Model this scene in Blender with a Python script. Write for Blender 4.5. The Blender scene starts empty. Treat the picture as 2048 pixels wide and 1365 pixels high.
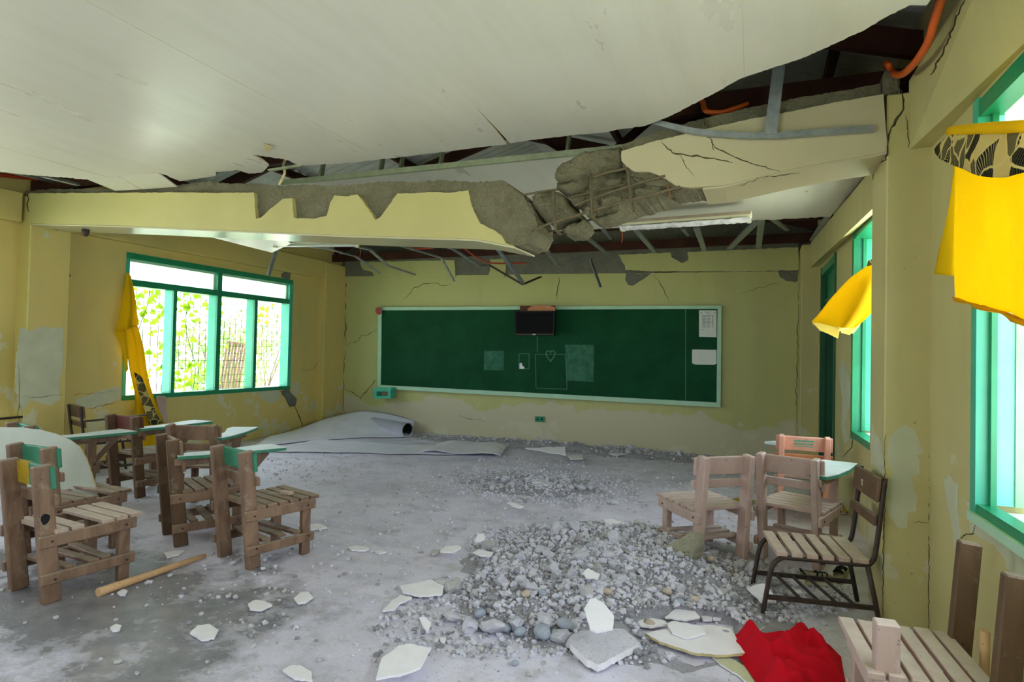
import bpy, bmesh, math, random
import numpy as np
from mathutils import Vector, Matrix, noise
from mathutils.geometry import delaunay_2d_cdt

S = bpy.context.scene
COL = S.collection
rng = random.Random(7)

# ------------------------------------------------------------------ camera
FPX, CX, CY, CAMH = 1225.0, 1024.0, 682.5, 1.35
_vy = Vector(((1507 - CX) / FPX, (717 - CY) / FPX, 1.0)).normalized()
_p1 = Vector(((1507 - CX) / FPX, (717 - CY) / FPX, 1.0))
_p2 = Vector(((0 - CX) / FPX, (717 - 0.022 * 1507 - CY) / FPX, 1.0))
_vz = _p1.cross(_p2).normalized()
if _vz.y > 0:
    _vz = -_vz
_vx = _vy.cross(_vz)
ROT = Matrix((_vx, _vy, _vz))            # camera (right, down, forward) -> room (x, y, z)
EYE = Vector((0, 0, CAMH))
cam = bpy.data.cameras.new('camera')
cam.sensor_width = 36.0
cam.lens = FPX / 2048 * 36
cam.clip_start = 0.05
camo = bpy.data.objects.new('camera', cam)
COL.objects.link(camo)
camo.matrix_world = Matrix.Translation(EYE) @ (ROT @ Matrix(((1, 0, 0), (0, -1, 0), (0, 0, -1)))).to_4x4()
S.camera = camo

# ------------------------------------------------------------------ light
S.view_settings.view_transform = 'Standard'
S.view_settings.look = 'None'
S.view_settings.gamma = 1
S.view_settings.use_curve_mapping = False
S.view_settings.exposure = 1.3
w = bpy.data.worlds.new('World')
S.world = w
w.use_nodes = True
bg = w.node_tree.nodes['Background']
bg.inputs['Color'].default_value = (0.74, 0.85, 1.0, 1)
bg.inputs['Strength'].default_value = 2.6
sun = bpy.data.lights.new('sun', 'SUN')
sun.energy = 11.0
sun.angle = math.radians(3)
sun.color = (1.0, 0.98, 0.95)
suno = bpy.data.objects.new('sun', sun)
COL.objects.link(suno)
suno.rotation_euler = (math.radians(-28), math.radians(6), 0)
S.cycles.max_bounces = 10
S.cycles.diffuse_bounces = 7
S.cycles.glossy_bounces = 4
S.cycles.transparent_max_bounces = 12
S.cycles.sample_clamp_indirect = 8.0


def portal(loc, rot, sx, sy):
    l = bpy.data.lights.new('window_daylight', 'AREA')
    l.shape = 'RECTANGLE'
    l.size, l.size_y = sx, sy
    l.cycles.is_portal = True
    o = bpy.data.objects.new('window_daylight', l)
    COL.objects.link(o)
    o.location = loc
    o.rotation_euler = rot


H90 = math.pi / 2
portal((-6.97, 6.33, 1.56), (0, -H90, 0), 1.75, 2.8)
portal((-6.97, 1.6, 1.56), (0, -H90, 0), 1.75, 3.2)
portal((1.02, 1.4, 1.56), (0, H90, 0), 1.75, 3.2)
portal((0.97, 5.2, 1.56), (0, H90, 0), 1.75, 1.5)
portal((0.95, 7.6, 1.2), (0, H90, 0), 2.4, 1.3)
portal((-2.8, -2.75, 1.6), (H90, 0, 0), 2.4, 1.8)


# ------------------------------------------------------------------ pixel rays onto real planes
def ray(px, py):
    return ROT @ Vector(((px - CX) / FPX, (py - CY) / FPX, 1.0))


def plane(px, py, p0, n):
    r = ray(px, py)
    n = Vector(n)
    return EYE + r * ((Vector(p0) - EYE).dot(n) / r.dot(n))


def atZ(px, py, z=0.0): return plane(px, py, (0, 0, z), (0, 0, 1))
def atY(px, py, y): return plane(px, py, (0, y, 0), (0, 1, 0))
def atX(px, py, x): return plane(px, py, (x, 0, 0), (1, 0, 0))
def onR(px, py, u=0.0): return plane(px, py, (.83 + u, 3.65, 0), (1, .0165, 0))
def onB(px, py, d=0.0): return plane(px, py, (.63, 3.65 + d, 0), (.0235, 1, 0))
def RX(y, u=0.0): return .83 + u - .0165 * (y - 3.65)


BN = Vector((.0235, 1, 0)).normalized()       # into the beam
RN = Vector((1, .0165, 0)).normalized()       # into the right wall


# ------------------------------------------------------------------ materials
def lin(c):
    return tuple(((v / 255) / 12.92 if v / 255 <= 0.04045 else (((v / 255) + 0.055) / 1.055) ** 2.4) for v in c) + (1,)


class NT:
    def __init__(s, name):
        s.m = bpy.data.materials.new(name)
        s.m.use_nodes = True
        s.t = s.m.node_tree
        s.b = s.t.nodes['Principled BSDF']
        s.out = s.t.nodes['Material Output']
        s.tc = s.t.nodes.new('ShaderNodeTexCoord')

    def n(s, typ, **kw):
        k = s.t.nodes.new(typ)
        for a, v in kw.items():
            if a.startswith('i_'):
                k.inputs[a[2:].replace('_', ' ')].default_value = v
            else:
                setattr(k, a, v)
        return k

    def l(s, a, b): s.t.links.new(a, b)

    def noise(s, scale, detail=5, rough=.6, stretch=None, vec=None, dist=0.0):
        k = s.n('ShaderNodeTexNoise')
        k.inputs['Scale'].default_value = scale
        k.inputs['Detail'].default_value = detail
        k.inputs['Roughness'].default_value = rough
        k.inputs['Distortion'].default_value = dist
        v = vec or s.tc.outputs['Object']
        if stretch:
            mp = s.n('ShaderNodeMapping')
            mp.inputs['Scale'].default_value = stretch
            s.l(v, mp.inputs['Vector'])
            v = mp.outputs['Vector']
        s.l(v, k.inputs['Vector'])
        return k.outputs['Fac']

    def ramp(s, fac, stops, interp='LINEAR'):
        r = s.n('ShaderNodeValToRGB')
        r.color_ramp.interpolation = interp
        el = r.color_ramp.elements
        while len(el) < len(stops):
            el.new(.5)
        for e, (p, c) in zip(el, stops):
            e.position = p
            e.color = c if len(c) == 4 else tuple(c) + (1,)
        s.l(fac, r.inputs['Fac'])
        return r.outputs['Color']

    def mix(s, fac, a, b, mode='MIX'):
        k = s.n('ShaderNodeMix', data_type='RGBA', blend_type=mode)
        for sock, v in ((k.inputs[0], fac), (k.inputs[6], a), (k.inputs[7], b)):
            if isinstance(v, (int, float)):
                sock.default_value = v
            elif isinstance(v, tuple):
                sock.default_value = v
            else:
                s.l(v, sock)
        return k.outputs[2]

    def math(s, op, a, b=None):
        k = s.n('ShaderNodeMath', operation=op)
        for i, v in enumerate((a, b)):
            if v is None:
                continue
            if isinstance(v, (int, float)):
                k.inputs[i].default_value = v
            else:
                s.l(v, k.inputs[i])
        return k.outputs[0]

    def bump(s, h, strength=.3, dist=.01):
        k = s.n('ShaderNodeBump')
        k.inputs['Strength'].default_value = strength
        k.inputs['Distance'].default_value = dist
        s.l(h, k.inputs['Height'])
        s.l(k.outputs['Normal'], s.b.inputs['Normal'])

    def set(s, col=None, rough=None, spec=None, metal=None):
        for nm, v in (('Base Color', col), ('Roughness', rough), ('Specular IOR Level', spec), ('Metallic', metal)):
            if v is None:
                continue
            if isinstance(v, (int, float, tuple)):
                s.b.inputs[nm].default_value = v
            else:
                s.l(v, s.b.inputs[nm])
        return s.m


BW4, WH4 = (0, 0, 0, 1), (1, 1, 1, 1)


def simple(name, rgb, rgb2=None, scale=6, rough=.6, spec=.4, bump=.15, metal=0, detail=6, stretch=None, lo=.35, hi=.65):
    t = NT(name)
    f = t.noise(scale, detail, stretch=stretch)
    c = t.ramp(f, [(lo, lin(rgb)), (hi, lin(rgb2 or rgb))])
    if bump:
        t.bump(t.noise(scale * 6, 4), bump, .004)
    return t.set(c, rough, spec, metal)


def wall_paint(name, base, base2, peel, low=1.0, fade=None):
    t = NT(name)
    big = t.noise(.9, 4)
    c = t.ramp(big, [(.3, lin(base)), (.7, lin(base2))])
    streak = t.noise(2.2, 6, stretch=(1.6, 1.6, .4))
    c = t.mix(t.ramp(streak, [(.50, BW4), (.85, (.28, .28, .28, 1))]), c, lin((148, 138, 96)))
    if fade:                                   # paler tint toward the foot of the wall, noisy upper edge
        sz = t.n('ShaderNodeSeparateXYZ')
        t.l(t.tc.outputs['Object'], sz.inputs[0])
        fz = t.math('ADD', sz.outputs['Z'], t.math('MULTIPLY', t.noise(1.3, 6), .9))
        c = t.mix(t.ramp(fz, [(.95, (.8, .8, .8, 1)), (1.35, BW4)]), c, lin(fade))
    # flaked paint, more of it low on the wall
    pk = t.noise(2.6, 8, .62)
    sep = t.n('ShaderNodeSeparateXYZ')
    t.l(t.tc.outputs['Object'], sep.inputs[0])
    hgt = t.math('MULTIPLY', sep.outputs['Z'], .11 / low)
    d = t.math('SUBTRACT', pk, hgt)
    m = t.ramp(d, [(.52, BW4), (.53, WH4)])
    c = t.mix(t.math('MULTIPLY', m, .75), c, lin(peel))
    sp = t.noise(38, 3)
    c = t.mix(t.ramp(sp, [(.70, BW4), (.76, (.5, .5, .5, 1))]), c, lin((96, 92, 72)))
    hb = t.math('SUBTRACT', t.noise(55, 4), t.math('MULTIPLY', m, .6))
    t.bump(hb, .22, .004)
    return t.set(c, .52, .35)


def cloth_mat(name, rgb, rgb2, trans=.45):
    t = NT(name)
    c = t.ramp(t.noise(3, 4), [(.3, lin(rgb)), (.7, lin(rgb2))])
    wv = t.noise(240, 2)
    t.bump(wv, .15, .002)
    t.set(c, .85, .15)
    tr = t.n('ShaderNodeBsdfTranslucent')
    t.l(c, tr.inputs['Color'])
    mx = t.n('ShaderNodeMixShader')
    mx.inputs[0].default_value = trans
    t.l(t.b.outputs[0], mx.inputs[1])
    t.l(tr.outputs[0], mx.inputs[2])
    t.l(mx.outputs[0], t.out.inputs['Surface'])
    return t.m


M = {}
M['wall'] = wall_paint('olive_yellow_wall_paint', (188, 178, 122), (198, 187, 128), (198, 196, 166))
M['wall_left'] = wall_paint('ochre_wall_paint', (202, 187, 116), (214, 190, 108), (204, 202, 168), 1.15)
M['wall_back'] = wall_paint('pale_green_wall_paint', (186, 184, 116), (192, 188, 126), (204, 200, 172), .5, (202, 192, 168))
M['plaster'] = simple('beam_paint', (188, 178, 116), (196, 186, 124), 1.6, .5, .35, .12)
M['plaster_b'] = simple('beam_paint_grey', (184, 174, 142), (192, 182, 148), 1.6, .5, .35, .12)
M['soffit'] = simple('glossy_beam_soffit_paint', (196, 186, 150), (204, 196, 160), 1.6, .24, .5, .08)
M['patch'] = simple('bared_skim_coat', (200, 200, 166), (186, 188, 156), 5, .7, .25, .2)


def concrete(name, a, b, spots=True, bump=.6):
    t = NT(name)
    c = t.ramp(t.noise(7, 8, .7), [(.3, lin(a)), (.7, lin(b))])
    if spots:
        v = t.n('ShaderNodeTexVoronoi')
        v.inputs['Scale'].default_value = 46
        t.l(t.tc.outputs['Object'], v.inputs['Vector'])
        c = t.mix(t.ramp(v.outputs['Distance'], [(.12, (.5, .5, .5, 1)), (.3, BW4)]), c, lin((176, 170, 142)))
        c = t.mix(t.ramp(t.noise(60, 3), [(.62, BW4), (.7, (.6, .6, .6, 1))]), c, lin((84, 80, 64)))
    t.bump(t.math('ADD', t.noise(42, 8, .72), t.math('MULTIPLY', t.noise(14, 6, .7), 1.5)), bump, .025)
    return t.set(c, .9, .2)


M['board_back'] = simple('olive_grey_board_face', (156, 158, 140), (168, 170, 152), 3, .5, .4, .1)
M['concrete'] = concrete('raw_concrete', (122, 117, 94), (158, 150, 122), True, 1.0)
M['lump'] = concrete('olive_concrete_lump', (150, 148, 122), (176, 172, 148))
M['fines'] = concrete('shadowed_grit', (172, 169, 176), (196, 193, 200), True, .9)  # darker than the chunks, painting shade into the gaps between them
M['concrete_dark'] = concrete('dusty_grey_concrete', (108, 106, 94), (130, 128, 112))
M['rubble'] = concrete('rubble_concrete', (204, 201, 212), (226, 223, 233), True, .5)
M['rubble_b'] = concrete('rubble_concrete_tan', (186, 183, 182), (214, 211, 212), True, .5)
M['pebble_blue'] = simple('blue_grey_pebble', (146, 154, 168), (168, 174, 184), 12, .7, .3, .1)
M['pebble_tan'] = simple('tan_pebble', (186, 166, 148), (196, 182, 164), 12, .7, .3, .1)


def floor_mat():
    t = NT('dusty_cement_floor')
    c = t.ramp(t.noise(1.1, 8, .65), [(.28, lin((182, 178, 192))), (.5, lin((216, 211, 227))), (.72, lin((234, 229, 244)))])
    c = t.mix(t.ramp(t.noise(5, 8, .7), [(.5, BW4), (.68, (.55, .55, .55, 1))]), c, lin((150, 147, 150)))
    c = t.mix(t.ramp(t.noise(26, 5, .7), [(.56, BW4), (.70, (.6, .6, .6, 1))]), c, lin((234, 233, 242)))
    c = t.mix(t.ramp(t.noise(70, 4, .7), [(.58, BW4), (.68, (.5, .5, .5, 1))]), c, lin((122, 120, 124)))
    # trodden, dust free patch near the chairs on the left
    sep = t.n('ShaderNodeSeparateXYZ')
    t.l(t.tc.outputs['Object'], sep.inputs[0])
    dx = t.math('ADD', sep.outputs['X'], 3.3)
    dy = t.math('ADD', sep.outputs['Y'], -2.2)
    r2 = t.math('ADD', t.math('MULTIPLY', t.math('MULTIPLY', dx, dx), .35), t.math('MULTIPLY', t.math('MULTIPLY', dy, dy), .9))
    msk = t.math('ADD', t.math('MULTIPLY', r2, -.26), t.noise(1.9, 10, .7))
    wet = t.ramp(msk, [(.30, BW4), (.44, WH4)])
    c = t.mix(t.math('MULTIPLY', wet, .85), c, t.ramp(t.noise(3.4, 8, .7), [(.32, lin((84, 86, 90))), (.52, lin((124, 124, 126))), (.7, lin((166, 160, 156)))]))
    t.bump(t.noise(45, 7, .7), .35, .008)
    ro = t.math('SUBTRACT', .62, t.math('MULTIPLY', wet, .42))
    ro = t.math('ADD', ro, t.math('MULTIPLY', t.math('SUBTRACT', t.noise(4, 6), .5), .35))
    return t.set(c, ro, .45)


M['floor'] = floor_mat()


def ceil_mat():
    t = NT('painted_ceiling_board')
    c = t.ramp(t.noise(.8, 5), [(.3, lin((208, 204, 192))), (.7, lin((216, 212, 202)))])
    c = t.mix(t.ramp(t.noise(7, 7, .7, stretch=(1, .12, 1)), [(.45, BW4), (.9, (.5, .5, .5, 1))]), c, lin((186, 180, 162)))
    t.bump(t.noise(14, 5, .6, stretch=(1, .2, 1)), .08, .005)
    ro = t.math('ADD', .18, t.math('MULTIPLY', t.noise(5, 4, stretch=(1, .3, 1)), .28))
    return t.set(c, ro, .5)


M['ceil'] = ceil_mat()
M['ceil_edge'] = simple('torn_board_core', (214, 200, 156), (190, 174, 128), 20, .9, .1, .3)


def wood(name, a, b, dust, amt=.5, rough=.65):
    t = NT(name)
    g = t.noise(6, 9, .7, stretch=(1, 1, .3), dist=.8)
    c = t.ramp(g, [(.3, lin(a)), (.7, lin(b))])
    c = t.mix(t.ramp(t.noise(30, 4), [(.66, BW4), (.72, (.8, .8, .8, 1))]), c, lin((56, 42, 34)))
    geo = t.n('ShaderNodeNewGeometry')
    sep = t.n('ShaderNodeSeparateXYZ')
    t.l(geo.outputs['Normal'], sep.inputs[0])
    up = t.ramp(sep.outputs['Z'], [(.4, BW4), (.9, WH4)])          # settled dust lies on upward faces
    dn = t.math('MULTIPLY', t.math('MULTIPLY', up, t.ramp(t.noise(14, 6), [(.3, (.4, .4, .4, 1)), (.6, WH4)])), amt)
    c = t.mix(dn, c, lin(dust))
    c = t.mix(t.ramp(t.noise(11, 8, .7), [(.58, BW4), (.75, (.55, .55, .55, 1))]), c, lin(dust))
    t.bump(t.noise(16, 5, .6, stretch=(1, 1, .2)), .35, .005)
    return t.set(c, rough, .3)


M['wood'] = wood('dusty_brown_wood', (94, 70, 54), (152, 122, 98), (180, 172, 152))
M['wood_dk'] = wood('dark_brown_wood', (84, 62, 44), (112, 86, 62), (166, 154, 132))
M['wood_pink'] = wood('pinkish_brown_wood', (172, 146, 134), (194, 168, 156), (212, 202, 192), .5)
M['wood_or_pale'] = wood('faded_orange_wood', (216, 150, 124), (226, 172, 150), (232, 206, 192), .4, .5)
M['wood_or'] = wood('orange_varnished_wood', (196, 118, 74), (208, 142, 100), (226, 196, 180), .4, .5)
M['wood_tan'] = wood('tan_seat_slat', (158, 134, 116), (198, 174, 156), (212, 200, 188), .6)
M['wood_stick'] = wood('pale_cut_wood', (196, 152, 108), (212, 172, 126), (206, 176, 140), .3)
M['wood_maroon'] = wood('maroon_painted_wood', (88, 40, 30), (104, 56, 42), (140, 100, 84), .4)
M['attic_wood'] = simple('old_red_brown_roof_timber', (58, 34, 26), (76, 46, 34), 4, .8, .2, .2)
M['green'] = simple('green_gloss_paint', (24, 128, 84), (30, 142, 96), 5, .32, .5, .1)
M['teal'] = simple('sea_green_gloss_paint', (56, 172, 140), (72, 184, 152), 4, .35, .5, .1)
M['green_mid'] = simple('mid_green_gloss_paint', (22, 112, 84), (28, 122, 92), 4, .4, .4, .1)
M['teal_sunlit'] = simple('sunlit_turquoise_paint', (112, 204, 184), (126, 212, 194), 4, .35, .5, .1)  # lightened teal: the sunlit look of the window lining is in the colour
M['mint_dull'] = simple('dull_mint_paint', (140, 182, 146), (152, 190, 156), 8, .5, .4, .1)
M['teal_pale'] = simple('pale_mint_paint', (170, 210, 176), (182, 216, 186), 8, .5, .4, .1)
M['green_dk'] = simple('dark_green_door_paint', (10, 78, 46), (14, 90, 54), 5, .4, .5, .1)
M['desk_green'] = simple('green_painted_board_edge', (44, 118, 86), (66, 136, 104), 12, .6, .4, .2)
M['desk_top'] = simple('dusty_pale_green_desk_top', (194, 212, 210), (220, 224, 226), 9, .45, .5, .15)
M['yellow_paint'] = simple('yellow_wood_paint', (178, 148, 24), (156, 126, 26), 12, .6, .4, .2)
M['steel'] = simple('galvanised_steel', (150, 156, 158), (176, 182, 184), 14, .42, .5, .1, .75)
M['steel_gr'] = simple('greenish_galvanised_steel', (150, 158, 126), (176, 182, 150), 14, .5, .5, .1, .35)
M['iron'] = simple('black_brown_tube_steel', (52, 42, 36), (72, 58, 50), 20, .5, .4, .15, .3)
M['rebar'] = simple('rusty_rebar', (98, 90, 70), (118, 104, 80), 30, .85, .2, .4)
M['rust'] = simple('orange_rust', (118, 88, 62), (138, 100, 72), 30, .9, .2, .4)
M['conduit'] = simple('orange_conduit', (206, 86, 22), (214, 96, 30), 8, .4, .5, .05)
M['conduit_red'] = simple('red_conduit', (176, 54, 24), (186, 62, 30), 8, .4, .5, .05)
M['black'] = simple('black_plastic', (12, 12, 13), (18, 18, 19), 10, .5, .25, 0)
M['screen'] = simple('dark_screen_glass', (3, 3, 4), (5, 5, 6), 3, .5, .12, 0)
M['white'] = simple('white_paper', (216, 218, 208), (224, 226, 218), 8, .7, .3, .05)
M['ink'] = simple('grey_ink', (140, 144, 138), (156, 158, 150), 20, .8, .2, 0)
M['shard'] = simple('cream_plaster_flake', (234, 230, 234), (242, 238, 242), 10, .6, .3, .15)
M['crack'] = simple('crack_recess_shade', (64, 58, 40), (86, 78, 54), 30, .95, .05, 0)  # dark tone stands for the shade down inside the cracks
M['light_white'] = simple('yellowed_white_enamel', (220, 222, 190), (228, 230, 202), 6, .4, .5, .05)
M['tube_glass'] = simple('frosted_lamp_tube', (206, 212, 206), (216, 220, 214), 6, .2, .5, 0)
M['film'] = simple('crumpled_clear_film', (196, 192, 196), (232, 230, 234), 14, .15, .6, .5)
M['mat'] = simple('grey_vinyl_sheet', (214, 211, 226), (228, 225, 240), 5, .32, .7, .2)
M['mat_dark'] = simple('dark_roll_inside', (62, 64, 62), (78, 80, 78), 9, .7, .3, .2)  # dark tone for the inside of the rolled end
M['leaf'] = cloth_mat('vine_leaf', (146, 186, 36), (176, 206, 66), .45)
M['bush'] = cloth_mat('shrub_leaf', (96, 132, 60), (128, 160, 84), .4)
M['wire'] = simple('fence_wire', (58, 62, 58), (72, 76, 70), 9, .6, .4, 0, .4)
M['outground'] = simple('pale_sunlit_yard', (206, 208, 196), (192, 202, 168), 1.2, .9, .2, .2)
M['grate'] = simple('brown_iron_grating', (108, 86, 70), (124, 100, 82), 9, .7, .3, .1)
M['shed'] = simple('white_shed_wall', (220, 220, 214), (228, 228, 222), 3, .8, .2, 0)
M['shoe'] = simple('worn_shoe_cloth', (150, 142, 118), (176, 168, 142), 20, .8, .2, .2)
M['rosette'] = simple('faded_red_ribbon', (176, 84, 76), (196, 108, 98), 16, .8, .2, .2)
M['chalk'] = simple('chalk_trace', (96, 134, 110), (120, 152, 130), 60, .9, .1, 0)
M['residue'] = simple('chalky_paste_residue', (44, 98, 72), (72, 120, 94), 14, .85, .2, .2)


def board_mat():
    t = NT('green_chalkboard')
    c = t.ramp(t.noise(2.2, 6, .6), [(.3, lin((6, 62, 32))), (.7, lin((14, 78, 44)))])
    c = t.mix(t.ramp(t.noise(16, 8, .75), [(.6, BW4), (.78, (.5, .5, .5, 1))]), c, lin((74, 118, 92)))
    return t.set(c, .62, .15)


M['board'] = board_mat()


M['yellow'] = cloth_mat('yellow_curtain_cloth', (240, 208, 10), (244, 213, 18), .5)
M['yellow_ochre'] = cloth_mat('ochre_curtain_cloth', (230, 192, 12), (236, 198, 20), .4)
M['yellow_lit'] = cloth_mat('lit_yellow_cloth_inside', (250, 238, 150), (252, 242, 166), .5)  # paler yellow paints in the strong light on the cloth's inner face
M['yellow_hem'] = cloth_mat('orange_yellow_hem', (220, 160, 10), (226, 170, 16), .3)
M['red'] = cloth_mat('red_cloth', (196, 8, 30), (206, 12, 36), .08)


def batik_mat():
    t = NT('black_and_cream_leaf_print')
    v = t.n('ShaderNodeTexVoronoi')
    v.inputs['Scale'].default_value = 11
    nz = t.n('ShaderNodeTexNoise')
    nz.inputs['Scale'].default_value = 6
    t.l(t.tc.outputs['Object'], nz.inputs['Vector'])
    wob = t.mix(.08, t.tc.outputs['Object'], nz.outputs['Color'])
    t.l(wob, v.inputs['Vector'])
    rot = t.n('ShaderNodeVectorRotate', rotation_type='X_AXIS')
    sc = t.n('ShaderNodeSeparateColor')
    t.l(v.outputs['Color'], sc.inputs[0])
    t.l(wob, rot.inputs['Vector'])
    t.l(t.math('MULTIPLY', sc.outputs[0], 6.28), rot.inputs['Angle'])
    s3 = t.n('ShaderNodeSeparateXYZ')
    t.l(rot.outputs[0], s3.inputs[0])
    st = t.math('SINE', t.math('MULTIPLY', s3.outputs['Y'], 640.0))
    stripes = t.ramp(st, [(.42, lin((40, 36, 26))), (.58, lin((176, 164, 110)))])
    plain = t.ramp(sc.outputs[1], [(.66, BW4), (.67, WH4)], 'CONSTANT')
    c = t.mix(plain, stripes, lin((214, 196, 124)))
    dark = t.ramp(sc.outputs[2], [(.72, BW4), (.73, (.75, .75, .75, 1))], 'CONSTANT')
    c = t.mix(dark, c, lin((30, 27, 20)))
    vd = t.n('ShaderNodeTexVoronoi', feature='DISTANCE_TO_EDGE')
    vd.inputs['Scale'].default_value = 11
    t.l(wob, vd.inputs['Vector'])
    c = t.mix(t.ramp(vd.outputs['Distance'], [(.03, WH4), (.05, BW4)]), c, lin((222, 204, 132)))
    t.set(c, .9, .1)
    tr = t.n('ShaderNodeBsdfTranslucent')
    t.l(c, tr.inputs['Color'])
    mx = t.n('ShaderNodeMixShader')
    mx.inputs[0].default_value = .3
    t.l(t.b.outputs[0], mx.inputs[1])
    t.l(tr.outputs[0], mx.inputs[2])
    t.l(mx.outputs[0], t.out.inputs['Surface'])
    return t.m


M['batik'] = batik_mat()


def glass_mat():
    t = NT('dusty_window_glass')
    t.set(lin((226, 236, 222)), .3, .4)
    tr = t.n('ShaderNodeBsdfTransparent')
    tr.inputs['Color'].default_value = (.93, .98, .93, 1)
    tl = t.n('ShaderNodeBsdfTranslucent')
    tl.inputs['Color'].default_value = (.86, .92, .84, 1)
    m1 = t.n('ShaderNodeMixShader')
    m1.inputs[0].default_value = .45
    t.l(tl.outputs[0], m1.inputs[1])
    t.l(tr.outputs[0], m1.inputs[2])
    m2 = t.n('ShaderNodeMixShader')
    m2.inputs[0].default_value = .9
    t.l(t.b.outputs[0], m2.inputs[1])
    t.l(m1.outputs[0], m2.inputs[2])
    t.l(m2.outputs[0], t.out.inputs['Surface'])
    return t.m


M['glass'] = glass_mat()


def roof_mat():
    return simple('weathered_corrugated_sheet', (186, 186, 180), (206, 206, 200), 3, .6, .4, .1, .1)


M['roof'] = roof_mat()


# ------------------------------------------------------------------ object helpers
def link(name, me, mat, parent=None, label=None, cat=None, group=None, kind=None, loc=None):
    if isinstance(me, bmesh.types.BMesh):
        bm = me
        me = bpy.data.meshes.new(name)
        bmesh.ops.recalc_face_normals(bm, faces=bm.faces)
        bm.to_mesh(me)
        bm.free()
    o = bpy.data.objects.new(name, me)
    COL.objects.link(o)
    if mat is not None and not me.materials:
        for k in (mat if isinstance(mat, (list, tuple)) else [mat]):
            me.materials.append(M[k] if isinstance(k, str) else k)
    if parent is not None:
        o.parent = parent
    if loc is not None:
        o.location = loc
    tag(o, label, cat, group, kind)
    return o


def tag(o, label=None, cat=None, group=None, kind=None):
    for k, v in (('label', label), ('category', cat), ('group', group), ('kind', kind)):
        if v:
            o[k] = v
    return o


def empty(name, loc=(0, 0, 0), rz=0.0, label=None, cat=None, group=None, kind=None):
    o = bpy.data.objects.new(name, None)
    COL.objects.link(o)
    o.empty_display_size = .1
    o.location = loc
    o.rotation_euler = (0, 0, rz)
    return tag(o, label, cat, group, kind)


def B(): return bmesh.new()


def box(bm, c, s, rot=None, mi=0, bev=0.0):
    m = Matrix.Translation(c)
    if rot is not None:
        m = m @ rot.to_4x4()
    m = m @ Matrix.Diagonal((s[0], s[1], s[2], 1))
    r = bmesh.ops.create_cube(bm, size=1.0, matrix=m)
    vs = r['verts']
    fs = {f for v in vs for f in v.link_faces}
    for f in fs:
        f.material_index = mi
    if bev:
        es = list({e for v in vs for e in v.link_edges})
        bmesh.ops.bevel(bm, geom=es, offset=bev, segments=1, affect='EDGES', profile=.5)
    return vs


def bar(bm, a, b, w, h, mi=0, up=(0, 0, 1), bev=0.0):
    """rectangular member from a to b, w across, h along up"""
    a, b = Vector(a), Vector(b)
    d = b - a
    L = d.length
    y = d.normalized()
    u = Vector(up)
    x = y.cross(u).normalized()
    z = x.cross(y)
    R = Matrix((x, y, z)).transposed()
    return box(bm, (a + b) / 2, (w, L, h), R, mi, bev)


def tube(bm, pts, r, n=8, mi=0, closed_ends=True):
    pts = [Vector(p) for p in pts]
    rings = []
    ref = Vector((0.31, 0.17, 0.93))
    for i, p in enumerate(pts):
        if i == 0:
            d = pts[1] - p
        elif i == len(pts) - 1:
            d = p - pts[i - 1]
        else:
            d = (pts[i + 1] - p).normalized() + (p - pts[i - 1]).normalized()
        d.normalize()
        x = d.cross(ref).normalized()
        y = d.cross(x)
        rr = r[i] if isinstance(r, (list, tuple)) else r
        rings.append([bm.verts.new(p + (x * math.cos(2 * math.pi * k / n) + y * math.sin(2 * math.pi * k / n)) * rr) for k in range(n)])
    for a, b in zip(rings, rings[1:]):
        for k in range(n):
            f = bm.faces.new((a[k], a[(k + 1) % n], b[(k + 1) % n], b[k]))
            f.material_index = mi
            f.smooth = True
    if closed_ends:
        for rg in (rings[0], rings[-1]):
            bm.faces.new(rg).material_index = mi


def smooth_path(pts, k=6):
    pts = [Vector(p) for p in pts]
    out = []
    for i in range(len(pts) - 1):
        p0 = pts[max(i - 1, 0)]
        p1, p2 = pts[i], pts[i + 1]
        p3 = pts[min(i + 2, len(pts) - 1)]
        for j in range(k):
            t = j / k
            out.append(.5 * ((2 * p1) + (p2 - p0) * t + (2 * p0 - 5 * p1 + 4 * p2 - p3) * t * t + (3 * p1 - p0 - 3 * p2 + p3) * t ** 3))
    out.append(pts[-1])
    return out


def prism(bm, pts, off, mi=0, mi_side=None, mi_back=None):
    """solid between a planar polygon and the same polygon moved by off"""
    pts = [Vector(p) for p in pts]
    off = Vector(off)
    a = [bm.verts.new(p) for p in pts]
    b = [bm.verts.new(p + off) for p in pts]
    f1 = bm.faces.new(a)
    f1.material_index = mi
    f2 = bm.faces.new(b[::-1])
    f2.material_index = mi if mi_back is None else mi_back
    n = len(pts)
    for i in range(n):
        f = bm.faces.new((a[i], b[i], b[(i + 1) % n], a[(i + 1) % n]))
        f.material_index = mi if mi_side is None else mi_side
    f1.normal_update()
    f2.normal_update()
    bmesh.ops.triangulate(bm, faces=[f1, f2], ngon_method='EAR_CLIP')


def jag(poly, amp=1.5, step=7, seed=1, closed=True, skip=None):
    """roughen a broken outline; skip lists the segments that stay straight"""
    r = random.Random(seed)
    out = []
    n = len(poly)
    for i in range(n if closed else n - 1):
        a, b = poly[i], poly[(i + 1) % n]
        out.append(a)
        if skip and i in skip:
            continue
        L = math.hypot(b[0] - a[0], b[1] - a[1])
        m = int(L // step)
        for j in range(1, m + 1):
            t = (j + r.uniform(-.3, .3)) / (m + 1)
            out.append((a[0] + (b[0] - a[0]) * t + r.uniform(-amp, amp), a[1] + (b[1] - a[1]) * t + r.uniform(-amp, amp)))
    if not closed:
        out.append(poly[-1])
    return out


def inside(p, poly):
    c = False
    n = len(poly)
    j = n - 1
    for i in range(n):
        xi, yi = poly[i]
        xj, yj = poly[j]
        if (yi > p[1]) != (yj > p[1]) and p[0] < (xj - xi) * (p[1] - yi) / (yj - yi) + xi:
            c = not c
        j = i
    return c


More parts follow.
